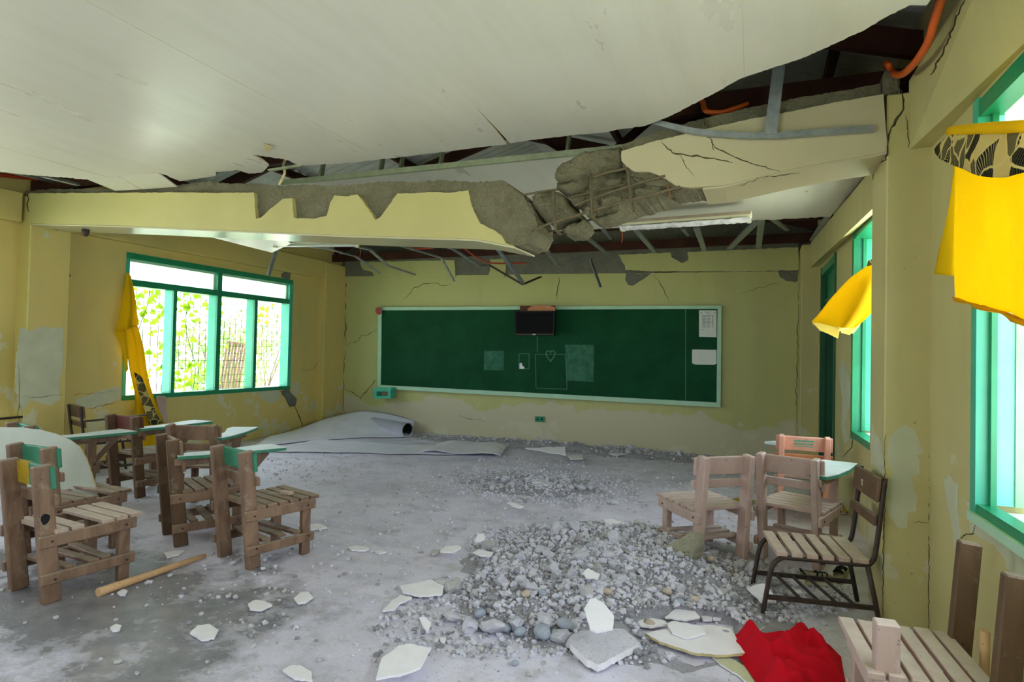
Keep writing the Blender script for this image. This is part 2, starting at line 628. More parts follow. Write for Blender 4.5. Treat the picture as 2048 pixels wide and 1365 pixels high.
def segdist(p, poly):
    d = 1e9
    n = len(poly)
    for i in range(n):
        ax, ay = poly[i]
        bx, by = poly[(i + 1) % n]
        L2 = (bx - ax) ** 2 + (by - ay) ** 2 + 1e-12
        t = max(0, min(1, ((p[0] - ax) * (bx - ax) + (p[1] - ay) * (by - ay)) / L2))
        d = min(d, math.hypot(p[0] - ax - t * (bx - ax), p[1] - ay - t * (by - ay)))
    return d


def chunk(bm, poly, to3d, depth_dir, depth, step=7, bulge=.04, rough=.02, seed=0, mi=0, edge=6):
    """broken lump: outline as polygon, its front bulging and rough, its back at depth"""
    r = random.Random(seed)
    xs = [p[0] for p in poly]
    ys = [p[1] for p in poly]
    inner = []
    y = min(ys)
    while y < max(ys):
        x = min(xs)
        while x < max(xs):
            q = (x + r.uniform(-.3, .3) * step, y + r.uniform(-.3, .3) * step)
            if inside(q, poly) and segdist(q, poly) > step * .45:
                inner.append(q)
            x += step
        y += step
    n = len(poly)
    co = [Vector(p) for p in poly] + [Vector(p) for p in inner]
    res = delaunay_2d_cdt(co, [(i, (i + 1) % n) for i in range(n)], [list(range(n))], 1, 1e-5)
    V, F = res[0], res[2]
    dd = Vector(depth_dir)
    vs = []
    for v in V:
        p = to3d(v.x, v.y)
        dist = min(segdist((v.x, v.y), poly) / edge, 1.0)
        k = math.sqrt(dist)
        nz = noise.noise(p * 9 + Vector((seed, 0, 0))) + .6 * noise.noise(p * 24) + .4 * noise.noise(p * 55)
        p = p - dd * (bulge * k) + dd * (rough * nz * (0.35 + .65 * k)) + dd * (bulge)
        vs.append(bm.verts.new(p))
    for f in F:
        try:
            fc = bm.faces.new([vs[i] for i in f])
            fc.material_index = mi
        except ValueError:
            pass
    bm.verts.ensure_lookup_table()
    front = [vs[i] for i in range(len(V)) if segdist((V[i].x, V[i].y), poly) < 1e-3]
    be = [e for e in bm.edges if e.is_boundary and e.verts[0] in vs and e.verts[1] in vs]
    cen = sum((v.co for v in front), Vector()) / max(1, len(front))
    ex = bmesh.ops.extrude_edge_only(bm, edges=be)
    nv = [g for g in ex['geom'] if isinstance(g, bmesh.types.BMVert)]
    for v in nv:
        v.co = v.co + dd * (depth * (1 + .15 * noise.noise(v.co * 12)))
    bes = [g for g in ex['geom'] if isinstance(g, bmesh.types.BMEdge)]
    bmesh.ops.holes_fill(bm, edges=bes)
    for f in bm.faces:
        f.material_index = f.material_index or mi


def rock_bm(seed, sub=2, amp=.28, flat=.75):
    bm = B()
    bmesh.ops.create_icosphere(bm, subdivisions=sub, radius=.5)
    r = random.Random(seed)
    off = Vector((r.uniform(0, 50), r.uniform(0, 50), r.uniform(0, 50)))
    sc = Vector((r.uniform(.8, 1.25), r.uniform(.7, 1.1), r.uniform(.6, .9) * flat / .75))
    cuts = [(Vector((r.gauss(0, 1), r.gauss(0, 1), r.gauss(0, 1))).normalized(), r.uniform(.24, .4)) for _ in range(7)]
    for v in bm.verts:
        p = v.co.copy()
        for nn, d in cuts:
            e = p.dot(nn) - d
            if e > 0:
                p -= nn * e
        p *= 1 + amp * noise.noise(p * 3.2 + off) + amp * .5 * noise.noise(p * 9 + off)
        v.co = Vector((p.x * sc.x, p.y * sc.y, p.z * sc.z))
    return bm


def crack(name, px, to3d, nrm, wpx, parent, seed=0, amp=2.0, step=9):
    """a crack as a thin dark strip, recess shade painted in its colour"""
    pts = jag(px, amp, step, seed, closed=False)
    bm = B()
    nrm = Vector(nrm)
    n = len(pts)
    prev = None
    r = random.Random(seed)
    for i, p in enumerate(pts):
        a = pts[max(i - 1, 0)]
        b = pts[min(i + 1, n - 1)]
        dx, dy = b[0] - a[0], b[1] - a[1]
        L = math.hypot(dx, dy) or 1
        t = i / (n - 1)
        w_ = wpx * (1 - abs(2 * t - 1) ** 3 * .75) * r.uniform(.45, 1.2) * .34
        q1 = to3d(p[0] - dy / L * w_, p[1] + dx / L * w_) - nrm * .002
        q2 = to3d(p[0] + dy / L * w_, p[1] - dx / L * w_) - nrm * .002
        cur = (bm.verts.new(q1), bm.verts.new(q2))
        if prev:
            bm.faces.new((prev[0], prev[1], cur[1], cur[0]))
        prev = cur
    ex = bmesh.ops.extrude_face_region(bm, geom=bm.faces[:])
    for g in ex['geom']:
        if isinstance(g, bmesh.types.BMVert):
            g.co += nrm * .004
    return link(name, bm, 'crack', parent)


def patch(name, px, to3d, nrm, mat, parent, amp=2, step=8, seed=0, t=.002):
    bm = B()
    nrm = Vector(nrm)
    prism(bm, [to3d(*p) - nrm * t for p in jag(px, amp, step, seed)], nrm * (t + .002))
    return link(name, bm, mat, parent)


# ------------------------------------------------------------------ floor and walls
bm = B()
box(bm, (-2.95, 3.2, -.06), (8.1, 12.0, .12))
floor_o = link('floor', bm, 'floor', kind='structure', label='grey cement classroom floor under dust and rubble')

XL = -6.80
ZT = 3.23


def wall_x(name, x0, x1, y0, y1, z1, holes, mat, skew=False):
    """wall along Y with window holes (ya, yb, za, zb)"""
    bm = B()
    ys = sorted({y0, y1} | {h[0] for h in holes} | {h[1] for h in holes})
    for a, b in zip(ys, ys[1:]):
        mid = (a + b) / 2
        hs = [h for h in holes if h[0] <= mid <= h[1]]
        spans = [(0, z1)]
        if hs:
            spans = [(0, hs[0][2]), (hs[0][3], z1)]
        for za, zb in spans:
            if zb - za > .005:
                box(bm, ((x0 + x1) / 2, mid, (za + zb) / 2), (abs(x1 - x0), b - a, zb - za))
    if skew:
        for v in bm.verts:
            v.co.x += -.0165 * (v.co.y - 3.65)
    return link(name, bm, mat, kind='structure')


W1 = (4.955, 7.72, .70, 2.425)
W0 = (.1, 3.3, .70, 2.425)
wl = wall_x('wall_left', XL - .16, XL, -2.6, 9.05, ZT, [W0, W1], 'wall_left')
tag(wl, 'ochre side wall with the wide green window and flaking paint')
W2 = (-.3, 3.0, .755, 2.41)
W3 = (4.35, 5.93, .73, 2.44)
D1 = (7.02, 8.2, 0, 2.42)
wr = wall_x('wall_right', .83, .99, -2.6, 9.05, ZT, [W2, W3, D1], 'wall', True)
tag(wr, 'olive yellow side wall behind the large yellow curtain')
bm = B()
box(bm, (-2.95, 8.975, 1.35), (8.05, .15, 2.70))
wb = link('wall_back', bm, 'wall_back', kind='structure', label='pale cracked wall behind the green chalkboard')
bm = B()
for a, b in ((-7, -4.0), (-1.6, 1.1)):  # unseen wall; the gap is added and sized to let fill light in
    box(bm, ((a + b) / 2, -2.68, ZT / 2), (b - a, .16, ZT))
box(bm, (-2.95, -2.68, .35), (8.1, .16, .7))
box(bm, (-2.95, -2.68, 2.72), (8.1, .16, .5))
link('wall_front', bm, 'wall', kind='structure', label='plain wall with an added opening for fill light behind the viewer')

# columns
def column(name, x0, x1, y0, y1, z1, mat, label):
    bm = B()
    box(bm, ((x0 + x1) / 2, (y0 + y1) / 2, z1 / 2), (x1 - x0, y1 - y0, z1), None, 0, .008)
    return link(name, bm, mat, kind='structure', label=label)


colL = column('column', XL - .02, -6.62, 3.83, 4.22, 2.80, 'wall_left', 'ochre pillar on the window side carrying the broken beam')
colR = column('column', .63, .88, 3.65, 4.06, 2.74, 'wall', 'cracked pillar on the curtain side with a large pale bare patch')
colLB = column('column', XL - .02, -6.67, 8.36, 8.95, 2.80, 'wall_left', 'corner pillar between the green window and the chalkboard wall')
colRB = column('column', .55, .80, 8.5, 8.95, 2.80, 'wall', 'corner pillar beside the dark green doorway')
bm = B()
chunk(bm, jag([(1766, 166), (1770, 140), (1785, 135), (1800, 150), (1802, 183), (1790, 187), (1766, 190)], 1, 6, 3), lambda x, y: atY(x, y, 3.66), (0, 1, 0), .3, 6, .02, .012, 4)
link('column_head', bm, 'concrete', colR)

# beams along the side walls
bm = B()
box(bm, (XL + .04, 6.3, 2.675), (.12, 4.16, .29), None, 0, .006)
link('wall_beam', bm, 'wall_left', wl)
bm = B()
box(bm, (XL + .04, .6, 2.675), (.12, 6.4, .29), None, 0, .006)
link('wall_beam', bm, 'wall_left', wl)
bm = B()
def beam_pts(pa, pb):
    va = [bm.verts.new(p) for p in pa]
    vb = [bm.verts.new(p) for p in pb]
    n = len(va)
    for i in range(n):
        bm.faces.new((va[i], vb[i], vb[(i + 1) % n], va[(i + 1) % n]))
    bm.faces.new(va[::-1])
    bm.faces.new(vb)
beam_pts([(.725, 4.05, 2.33), (.725, 4.05, 2.60), (.93, 4.05, 2.66), (.93, 4.05, 2.42)],
         [(.652, 8.5, 2.505), (.652, 8.5, 2.82), (.86, 8.5, 2.85), (.86, 8.5, 2.515)])
link('wall_beam', bm, 'wall', wr)
bm = B()
beam_pts([(.732, 3.66, 2.44), (.728, 3.66, 2.80), (.95, 3.66, 2.85), (.95, 3.66, 2.455)],
         [(.835, 2.5, 2.43), (.75, 2.5, 2.79), (.95, 2.5, 2.85), (.95, 2.5, 2.44)])
link('wall_beam', bm, 'wall', wr)
bm = B()
beam_pts([(.835, 2.5, 2.43), (.75, 2.5, 2.79), (.95, 2.5, 2.85), (.95, 2.5, 2.44)],
         [(.86, -2.6, 2.43), (.78, -2.6, 2.79), (1.0, -2.6, 2.85), (1.0, -2.6, 2.44)])
link('wall_beam', bm, 'wall', wr)

# beam at the top of the back wall: raw concrete with the plaster that is left on it
bm = B()
pts = [atY(*p, 8.875) for p in [(690, 553), (1597, 542), (1597, 479), (690, 510)]]
prism(bm, jag([(p.x, p.z) for p in pts], 0, 9)[0:0] or pts, (0, .16, 0))
link('beam_core', bm, 'concrete_dark', wb)
yb = lambda x, y: atY(x, y, 8.872)
for i, pl in enumerate([
    [(720, 524), (800, 523), (910, 521), (911, 538), (912, 554), (840, 554), (750, 554), (746, 545), (726, 539)],
    [(981, 519), (1010, 518), (1012, 530), (1011, 546), (1009, 554), (977, 554), (981, 541)],
    [(1237, 510), (1342, 506), (1343, 515), (1365, 527), (1377, 521), (1375, 505), (1480, 500), (1597, 495), (1597, 541), (1480, 543), (1320, 543), (1252, 541), (1250, 531)]]):
    patch('plaster', pl, yb, (0, 1, 0), 'wall_back', wb, 1.0, 9, 10 + i, .014)
yw = lambda x, y: atY(x, y, 8.9)
patch('concrete_patch', [(1252, 546), (1303, 547), (1288, 558), (1265, 572), (1256, 570), (1250, 560)], yw, (0, 1, 0), 'concrete_dark', wb, 1, 6, 20, .002)
patch('concrete_patch', [(1556, 543), (1596, 541), (1596, 562), (1590, 565), (1570, 561), (1560, 555)], yw, (0, 1, 0), 'concrete_dark', wb, 1, 6, 21, .002)
for i, (pl, wd) in enumerate([
    ([(693, 694), (720, 675), (754, 660)], 1.6), ([(720, 803), (735, 780), (754, 762)], 2.6), ([(688, 778), (706, 785), (722, 797)], 1.6),
    ([(690, 700), (688, 740), (688, 840)], 1.6), ([(691, 555), (690, 620), (691, 690)], 3.0), ([(806, 600), (830, 575), (855, 568), (905, 570)], 1.5),
    ([(1117, 553), (1115, 575), (1113, 600)], 2.0), ([(1308, 548), (1325, 575), (1340, 607)], 2.0), ([(1598, 565), (1597, 620), (1595, 700), (1592, 880)], 2.2),
    ([(1480, 590), (1520, 575), (1560, 566)], 1.2), ([(915, 833), (940, 838), (975, 842)], 1.2), ([(1252, 543), (1320, 544), (1400, 544)], 2.2)]):
    crack('crack', pl, yw if i != 11 else yb, (0, 1, 0), wd, wb, 30 + i, 2.5, 8)

# wall blocks above the walls close the roof space
bm = B()
box(bm, (-2.95, 9.02, 3.55), (8.1, .12, 1.8))
box(bm, (-2.95, -2.68, 3.75), (8.1, .12, 1.2))
link('wall_gable', bm, 'concrete_dark', kind='structure', label='raw block gable wall up in the roof space')

# left wall wear
yl = lambda x, y: atX(x, y, XL)
ycl = lambda x, y: atX(x, y, -6.62)
NX = Vector((-1, 0, 0))
patch('paint_patch', [(40, 656), (62, 661), (85, 652), (125, 657), (127, 700), (126, 738), (117, 765), (119, 800), (100, 812), (62, 800), (45, 822), (33, 800), (30, 740), (36, 700)], ycl, NX, 'patch', colL, 2, 7, 40)
patch('paint_patch', [(93, 459), (98, 470), (98, 476), (88, 476), (88, 468)], ycl, NX, 'patch', colL, .5, 9, 41)
patch('paint_patch', [(148, 800), (180, 790), (230, 772), (244, 780), (240, 800), (200, 812), (160, 815)], yl, NX, 'patch', wl, 2, 6, 42)
patch('paint_patch', [(620, 805), (650, 800), (662, 815), (655, 832), (630, 826)], yl, NX, 'patch', wl, 2, 6, 43)
patch('paint_patch', [(510, 780), (556, 782), (560, 800), (540, 808), (520, 795)], yl, NX, 'patch', wl, 2, 6, 44)
patch('paint_patch', [(585, 768), (600, 766), (598, 785), (590, 795), (584, 785)], yl, NX, 'patch', wl, 1, 6, 45)
patch('concrete_patch', [(560, 783), (577, 778), (585, 790), (593, 800), (590, 812), (580, 815), (572, 800)], yl, NX, 'concrete_dark', wl, 1.5, 5, 46, .012)
patch('concrete_patch', [(562, 548), (572, 543), (581, 548), (578, 560), (562, 555)], yl, NX, 'concrete_dark', wl, 1, 5, 47, .01)
for i, (pl, wd, f, pr) in enumerate([
    ([(588, 812), (598, 832), (605, 855)], 2.4, yl, wl), ([(650, 560), (652, 640), (648, 700), (646, 790), (647, 850)], 3.0, yl, wl),
    ([(175, 818), (205, 812), (232, 806)], 1.6, yl, wl), ([(140, 790), (185, 787), (240, 781)], 1.2, yl, wl),
    ([(45, 792), (80, 795), (124, 790)], 1.5, ycl, colL), ([(37, 720), (38, 800), (36, 850)], 1.8, ycl, colL),
    ([(600, 742), (620, 740), (645, 722)], 1.0, yl, wl), ([(60, 446), (90, 452), (130, 464)], 2.0, ycl, colL),
    ([(55, 390), (56, 420), (58, 445)], 3.0, ycl, colL)]):
    crack('crack', pl, f, NX, wd, pr, 60 + i, 2.0, 8)

# right wall and pillar wear
ycr = lambda x, y: atY(x, y, 3.65)
yr = lambda x, y: onR(x, y)
yci = lambda x, y: atX(x, y, .63)
PX = Vector((1, 0, 0))
PY = Vector((0, 1, 0))
patch('paint_patch', [(1778, 880), (1790, 862), (1812, 850), (1832, 862), (1838, 885), (1848, 905), (1832, 912), (1840, 922), (1838, 948), (1822, 955), (1826, 975), (1835, 995), (1833, 1022), (1815, 1024), (1814, 1056), (1798, 1058), (1776, 1030), (1772, 980), (1786, 950), (1775, 915)], ycr, PY, 'patch', colR, 1.5, 7, 70)
patch('paint_patch', [(1744, 838), (1752, 870), (1760, 875), (1766, 910), (1767, 950), (1752, 935), (1742, 925)], yci, PX, 'patch', colR, 1, 7, 71)
patch('paint_patch', [(1888, 953), (1897, 960), (1900, 948), (1908, 962), (1918, 970), (1916, 1020), (1922, 1060), (1918, 1108), (1910, 1100), (1904, 1050), (1896, 1010), (1890, 980)], yr, RN, 'patch', wr, 1.5, 7, 72)
patch('paint_patch', [(1948, 1010), (1930, 1000), (1938, 1020), (1940, 1060), (1958, 1075), (1990, 1090), (2010, 1120), (2030, 1170), (2048, 1180), (2060, 1150), (2040, 1110), (2000, 1072), (1968, 1045)], yr, RN, 'patch', wr, 2, 7, 73)
patch('paint_patch', [(1676, 740), (1690, 720), (1700, 760), (1702, 800), (1692, 850), (1700, 880), (1690, 890), (1682, 850), (1686, 800)], yr, RN, 'patch', wr, 1.5, 7, 74)
for i, (pl, wd, f, nn, pr) in enumerate([
    ([(1803, 180), (1807, 200), (1805, 222), (1790, 245), (1780, 265), (1775, 290)], 7, ycr, PY, colR),
    ([(1811, 230), (1816, 262), (1818, 296)], 2.5, ycr, PY, colR),
    ([(1775, 290), (1772, 320), (1748, 335), (1746, 360)], 3, yci, PX, colR),
    ([(1770, 870), (1768, 920), (1770, 1000), (1766, 1100), (1764, 1240)], 2.2, ycr, PY, colR),
    ([(1858, 300), (1858, 500), (1857, 900), (1858, 1260)], 2.0, yr, RN, wr),
    ([(1955, 1030), (1950, 1055), (1947, 1068), (1928, 1072), (1922, 1078)], 3, yr, RN, wr),
    ([(1825, 1045), (1860, 1045), (1876, 1038), (1894, 1050)], 1.6, ycr, PY, colR),
    ([(1708, 872), (1704, 895), (1690, 910), (1684, 915)], 2.4, yr, RN, wr),
    ([(1915, 213), (1930, 210), (1943, 206)], 2.4, yr, RN, wr)]):
    crack('crack', pl, f, nn, wd, pr, 80 + i, 1.8, 8)
crack('crack', [(1862, 150), (1885, 110), (1905, 60), (1920, 20), (1930, 0)], lambda x, y: onR(x, y, -.1), RN, 5, wr, 95, 2.5, 8)

# ------------------------------------------------------------------ the broken beam
fb = lambda x, y: onB(x, y)
BD = BN
left = empty('beam', (0, 0, 0), 0, 'sagging plastered beam snapped in the middle above the room', None, None, 'structure')
core_l_top = [(50, 381), (120, 378), (230, 378), (352, 370), (417, 361), (460, 368), (510, 367), (560, 372), (603, 368), (650, 372), (696, 370), (765, 363), (820, 364), (881, 360), (950, 364), (1007, 361), (1025, 377), (1044, 389), (1055, 410), (1071, 437), (1076, 465), (1062, 486), (1031, 492)]
core_l_bot = [(950, 478), (696, 471), (510, 463), (255, 452), (60, 447), (50, 447)]
bm = B()
chunk(bm, jag(core_l_top, 1.6, 6, 5, closed=False) + core_l_bot, lambda x, y: onB(x, y, .022 if x < 930 else .0), BD, .32, 7, 0.006, .010, 6, 0, 14)
link('concrete_core', bm, 'concrete', left)
skin_l = [(57, 387), (200, 386), (352, 385), (440, 386), (508, 385), (512, 438), (521, 436), (540, 418), (566, 398), (584, 396), (587, 435), (592, 437), (625, 438), (654, 431), (660, 405), (668, 391), (690, 393), (714, 389), (724, 400), (740, 424), (751, 440), (761, 434), (775, 415), (795, 387), (830, 387), (858, 384), (900, 386), (937, 380), (940, 400), (943, 412), (960, 447), (985, 459), (1002, 470), (1011, 486), (1030, 493)]
bm = B()
prism(bm, [onB(x, y, -.012) for x, y in jag(skin_l, .9, 7, 8, closed=False) + core_l_bot[:-2] + [(57, 447)]], BD * .045)
link('plaster', bm, 'plaster', left)
# soffit skin of the left half
bm = B()
a3 = [onB(x, y, -.012) for x, y in [(57, 447.5), (255, 452.5), (510, 463.5), (696, 471.5), (950, 478.5), (1029, 493.5)]]
prev = None
for p in a3:
    q = p + BD * .37
    cur = [bm.verts.new(p), bm.verts.new(q), bm.verts.new(q + Vector((0, 0, -.012))), bm.verts.new(p + Vector((0, 0, -.012)))]
    if prev:
        for i in range(4):
            bm.faces.new((prev[i], cur[i], cur[(i + 1) % 4], prev[(i + 1) % 4]))
    else:
        bm.faces.new(cur)
    prev = cur
bm.faces.new(prev[::-1])
link('plaster_soffit', bm, 'soffit', left)
core_r = [(1243, 290), (1290, 272), (1355, 251), (1420, 233), (1480, 219), (1535, 207), (1619, 191), (1690, 180), (1762, 166), (1772, 300), (1749, 309), (1680, 320), (1596, 336), (1520, 354), (1447, 371), (1401, 374), (1352, 374), (1300, 372), (1270, 360), (1245, 336)]
bm = B()
chunk(bm, jag(core_r, 1.2, 8, 9, skip=[8, 9, 10, 11, 12, 13]), lambda x, y: onB(x, y, .022), BD, .34, 8, .006, .008, 10, 0, 14)
link('concrete_core', bm, 'concrete', left)
skin_r = [(1243, 302), (1308, 283), (1387, 264), (1480, 242), (1563, 227), (1674, 204), (1767, 188), (1775, 302), (1749, 309), (1680, 320), (1596, 336), (1520, 354), (1447, 371), (1401, 374), (1382, 375), (1352, 372), (1331, 357), (1300, 344), (1271, 344), (1254, 335), (1243, 322)]
bm = B()
prism(bm, [onB(x, y, -.012) for x, y in jag(skin_r, .8, 8, 11, skip=[6, 7, 8, 9, 10, 11, 12])], BD * .045)
link('plaster', bm, 'plaster_b', left)
bm = B()
a3 = [onB(x, y, -.012) for x, y in [(1775, 302.5), (1749, 309.5), (1680, 320.5), (1596, 336.5), (1520, 354.5), (1447, 371.5), (1405, 375.5)]]
prev = None
for p in a3:
    q = p + BD * .37
    cur = [bm.verts.new(p), bm.verts.new(q), bm.verts.new(q + Vector((0, 0, -.012))), bm.verts.new(p + Vector((0, 0, -.012)))]
    if prev:
        for i in range(4):
            bm.faces.new((prev[i], cur[i], cur[(i + 1) % 4], prev[(i + 1) % 4]))
    else:
        bm.faces.new(cur)
    prev = cur
bm.faces.new(prev[::-1])
link('plaster_soffit', bm, 'plaster_b', left)
fs = lambda x, y: onB(x, y, -.012)
for i, (pl, wd) in enumerate([
    ([(1322, 282), (1335, 298), (1352, 308), (1400, 313), (1465, 325)], 4.5), ([(1362, 307), (1370, 330), (1388, 353)], 1.8),
    ([(1388, 266), (1420, 276), (1430, 295), (1470, 315), (1505, 328), (1560, 343)], 3.2), ([(1424, 280), (1428, 302)], 2.4), ([(1480, 372), (1520, 356), (1600, 346)], 1.6),
    ([(1408, 232), (1411, 256)], 3.0)]):
    crack('crack', pl, fs, BD, wd, left, 100 + i, 1.6, 7)
chunks = [
    ([(1105, 352), (1107, 335), (1115, 325), (1140, 312), (1170, 300), (1205, 294), (1238, 289), (1244, 310), (1240, 332), (1215, 344), (1180, 353), (1150, 357), (1112, 361)], .0, .30, .05),
    ([(1108, 362), (1150, 358), (1178, 352), (1178, 372), (1165, 384), (1146, 391), (1125, 386), (1110, 376)], .05, .22, .05),
    ([(1058, 392), (1068, 380), (1085, 376), (1108, 379), (1124, 388), (1138, 410), (1154, 428), (1135, 440), (1108, 447), (1088, 440), (1074, 428), (1062, 410)], .03, .26, .06),
    ([(1150, 398), (1172, 372), (1182, 350), (1240, 338), (1252, 338), (1268, 352), (1300, 350), (1322, 360), (1352, 376), (1338, 388), (1300, 400), (1262, 408), (1230, 424), (1196, 434), (1172, 432), (1158, 418)], .06, .28, .06),
    ([(1118, 458), (1140, 446), (1164, 436), (1168, 452), (1152, 466), (1128, 469)], .04, .2, .05),
    ([(1180, 437), (1215, 424), (1240, 417), (1236, 430), (1214, 440), (1190, 443)], .06, .18, .04),
    ([(1167, 413), (1174, 410), (1182, 413), (1184, 424), (1176, 430), (1168, 426)], -.04, .08, .03),
    ([(1136, 392), (1150, 386), (1164, 390), (1168, 402), (1156, 412), (1142, 408)], .0, .12, .03),
    ([(1196, 398), (1214, 390), (1236, 386), (1240, 400), (1226, 410), (1204, 414)], .0, .12, .03),
    ([(1206, 356), (1226, 350), (1242, 352), (1240, 368), (1222, 376), (1208, 370)], .01, .12, .03),
    ([(1268, 376), (1296, 368), (1318, 372), (1312, 386), (1284, 392), (1268, 390)], .01, .12, .03),
    ([(1042, 398), (1056, 402), (1064, 420), (1070, 440), (1062, 452), (1050, 430)], .0, .2, .03),
    ([(1340, 372), (1362, 370), (1400, 372), (1404, 379), (1380, 388), (1352, 390), (1338, 386)], .01, .2, .02),
    ([(1256, 345), (1285, 342), (1304, 345), (1318, 356), (1290, 357), (1262, 352)], -.01, .12, .02),
]
for i, (pl, d, dep, bl) in enumerate(chunks):
    bm = B()
    chunk(bm, jag(pl, 1.8, 5, 120 + i), lambda x, y, d=d: onB(x, y, d), BD, dep, 4, bl, .034, 130 + i, 0, 8)
    link('concrete_chunk', bm, 'concrete', left)
for i, (pl, d, r_) in enumerate([
    ([(1062, 463), (1100, 447), (1160, 429), (1230, 408), (1300, 390), (1360, 374)], -.02, .008),
    ([(1078, 470), (1130, 456), (1180, 440), (1240, 424), (1330, 398)], .22, .007),
    ([(1150, 412), (1180, 399), (1240, 378), (1300, 360), (1330, 352)], -.015, .007),
    ([(1040, 392), (1080, 384), (1115, 379)], .02, .007),
    ([(1182, 356), (1215, 345), (1255, 337)], -.02, .008),
    ([(1135, 396), (1170, 388), (1200, 380), (1255, 368)], .02, .006)]):
    bm = B()
    tube(bm, smooth_path([onB(x, y, d) for x, y in pl], 4), r_, 7)
    link('rebar', bm, 'rebar', left)
for i, (pl, d) in enumerate([
    ([(1106, 380), (1107, 420), (1109, 452), (1113, 464), (1121, 470)], -.03), ([(1180, 348), (1182, 395), (1184, 430), (1190, 443), (1194, 446)], -.035),
    ([(1253, 336), (1258, 368), (1262, 402), (1265, 420), (1267, 424)], -.03), ([(1334, 370), (1338, 384), (1342, 396)], -.02)]):
    bm = B()
    tube(bm, smooth_path([onB(x, y, d) for x, y in pl], 3), .005, 6)
    tube(bm, smooth_path([onB(x + 3, y - 1, d + .02) for x, y in pl], 3), .005, 6)
    link('stirrup', bm, 'rust' if i == 3 else 'rebar', left)

# ------------------------------------------------------------------ ceilings
CZ = 2.72
fc = lambda x, y: atZ(x, y, CZ)
edge = [(0, 344), (40, 349), (111, 354), (174, 359), (245, 353), (316, 346), (330, 350), (345, 357), (360, 363), (400, 357), (432, 352), (431, 345), (450, 344), (474, 341), (498, 348), (525, 345), (533, 337), (538, 331), (525, 320), (505, 310), (537, 314), (562, 318), (576, 321), (595, 330), (607, 331), (664, 328), (712, 325), (761, 319), (800, 315), (850, 309), (900, 303), (960, 295), (1014, 289), (1003, 275), (978, 245), (950, 213), (982, 246), (1008, 274), (1020, 287), (1060, 281), (1100, 276), (1150, 270), (1200, 266), (1240, 259), (1290, 252), (1315, 243), (1345, 230), (1380, 212), (1430, 186), (1480, 158), (1513, 147), (1546, 136), (1602, 118), (1641, 101), (1680, 83), (1730, 60), (1771, 35), (1820, 11)]
tear = jag(edge, .7, 6, 200, closed=False, skip=list(range(30, 39)))
P = [fc(x, y) for x, y in tear]
P = [Vector((-6.78, P[0].y - .05, CZ))] + P + [Vector((.60, 2.74, CZ)), Vector((.68, 2.2, CZ)), Vector((.78, 1.2, CZ)), Vector((.80, -2.6, CZ)), Vector((-6.78, -2.6, CZ))]
ceil = empty('ceiling', (0, 0, 0), 0, 'off-white ceiling boards torn loose above the broken beam', None, None, 'structure')
cuts = [-6.8, -4.95, -3.72, -2.5, -1.28, -.06, 1.0]
full = B()
vs = [full.verts.new(p) for p in P]
full.faces.new(vs).normal_update()
bmesh.ops.triangulate(full, faces=full.faces[:], ngon_method='EAR_CLIP')
fme = bpy.data.meshes.new('tmp_ceiling')
full.to_mesh(fme)
full.free()
for i, (xa, xb) in enumerate(zip(cuts, cuts[1:])):
    bm = B()
    bm.from_mesh(fme)
    g = bm.verts[:] + bm.edges[:] + bm.faces[:]
    bmesh.ops.bisect_plane(bm, geom=g, plane_co=(xa + .0002, 0, 0), plane_no=(1, 0, 0), clear_inner=True)
    g = bm.verts[:] + bm.edges[:] + bm.faces[:]
    bmesh.ops.bisect_plane(bm, geom=g, plane_co=(xb - .0002, 0, 0), plane_no=(1, 0, 0), clear_outer=True)
    dz = [0, .0015, 0, .0012, 0, .001][i]
    ex = bmesh.ops.extrude_face_region(bm, geom=bm.faces[:])
    newv = [v for v in ex['geom'] if isinstance(v, bmesh.types.BMVert)]
    for v in newv:
        v.co.z += .010
    for v in bm.verts:
        v.co.z += dz
    bm.normal_update()
    for f in bm.faces:
        f.material_index = 0 if f.normal.z < -.5 or f.normal.z > .5 else 1
    link('ceiling_panel', bm, ['ceil', 'ceil_edge'], ceil)
bpy.data.meshes.remove(fme)
# torn flap that rests on the beam
bm = B()
h0, h1 = fc(174, 359), fc(316, 346)
l0, l1 = onB(231, 382, -.03), onB(354, 374, -.03)
for a, b, c, d in ((h0, fc(236, 353), onB(282, 379, -.03), l0), (fc(238, 353), h1, l1, onB(284, 379, -.03))):
    prism(bm, [a, b, c, d], (0, .004, .009))
link('torn_flap', bm, 'ceil', ceil)
bm = B()
prism(bm, [atZ(*p, CZ - .012) for p in [(527, 288), (545, 294), (538, 304), (531, 302)]], (0, 0, .004))
link('torn_flap', bm, 'ceil_edge', ceil)
bm = B()
a = [(572, 316), (566, 330), (570, 345), (564, 360), (558, 370)]
for p, q in zip(a, a[1:]):
    bar(bm, onB(*p, -.04), onB(*q, -.035), .022, .006, 0, (0, 1, 0))
link('hanging_tape', bm, 'ceil_edge', ceil)
# the far ceiling, still up
bm = B()
fp = [(-3.62, 4.06), (.80, 4.06), (.76, 5.0), (.665, 6.56)]
bot = [(1660, 434), (1600, 437), (1510, 441), (1400, 447), (1240, 456), (1170, 460), (1100, 464), (1060, 470), (1000, 480)]
fpts = [Vector((x, y, CZ)) for x, y in fp] + [fc(x, y) for x, y in jag(bot, .8, 8, 210, closed=False)] + [Vector((-3.62, 6.2, CZ))]
prism(bm, fpts, (0, 0, .01), 0, 1)
farc = link('ceiling_panel', bm, ['ceil', 'ceil_edge'], ceil)
bm = B()
prism(bm, [(-5.75, 4.3, 2.70), (-4.45, 4.3, 2.70), (-4.75, 5.35, 2.50), (-5.25, 5.6, 2.46), (-5.7, 5.1, 2.58)], (0, 0, .01), 0, 1)
link('torn_flap', bm, ['ceil', 'ceil_edge'], ceil)
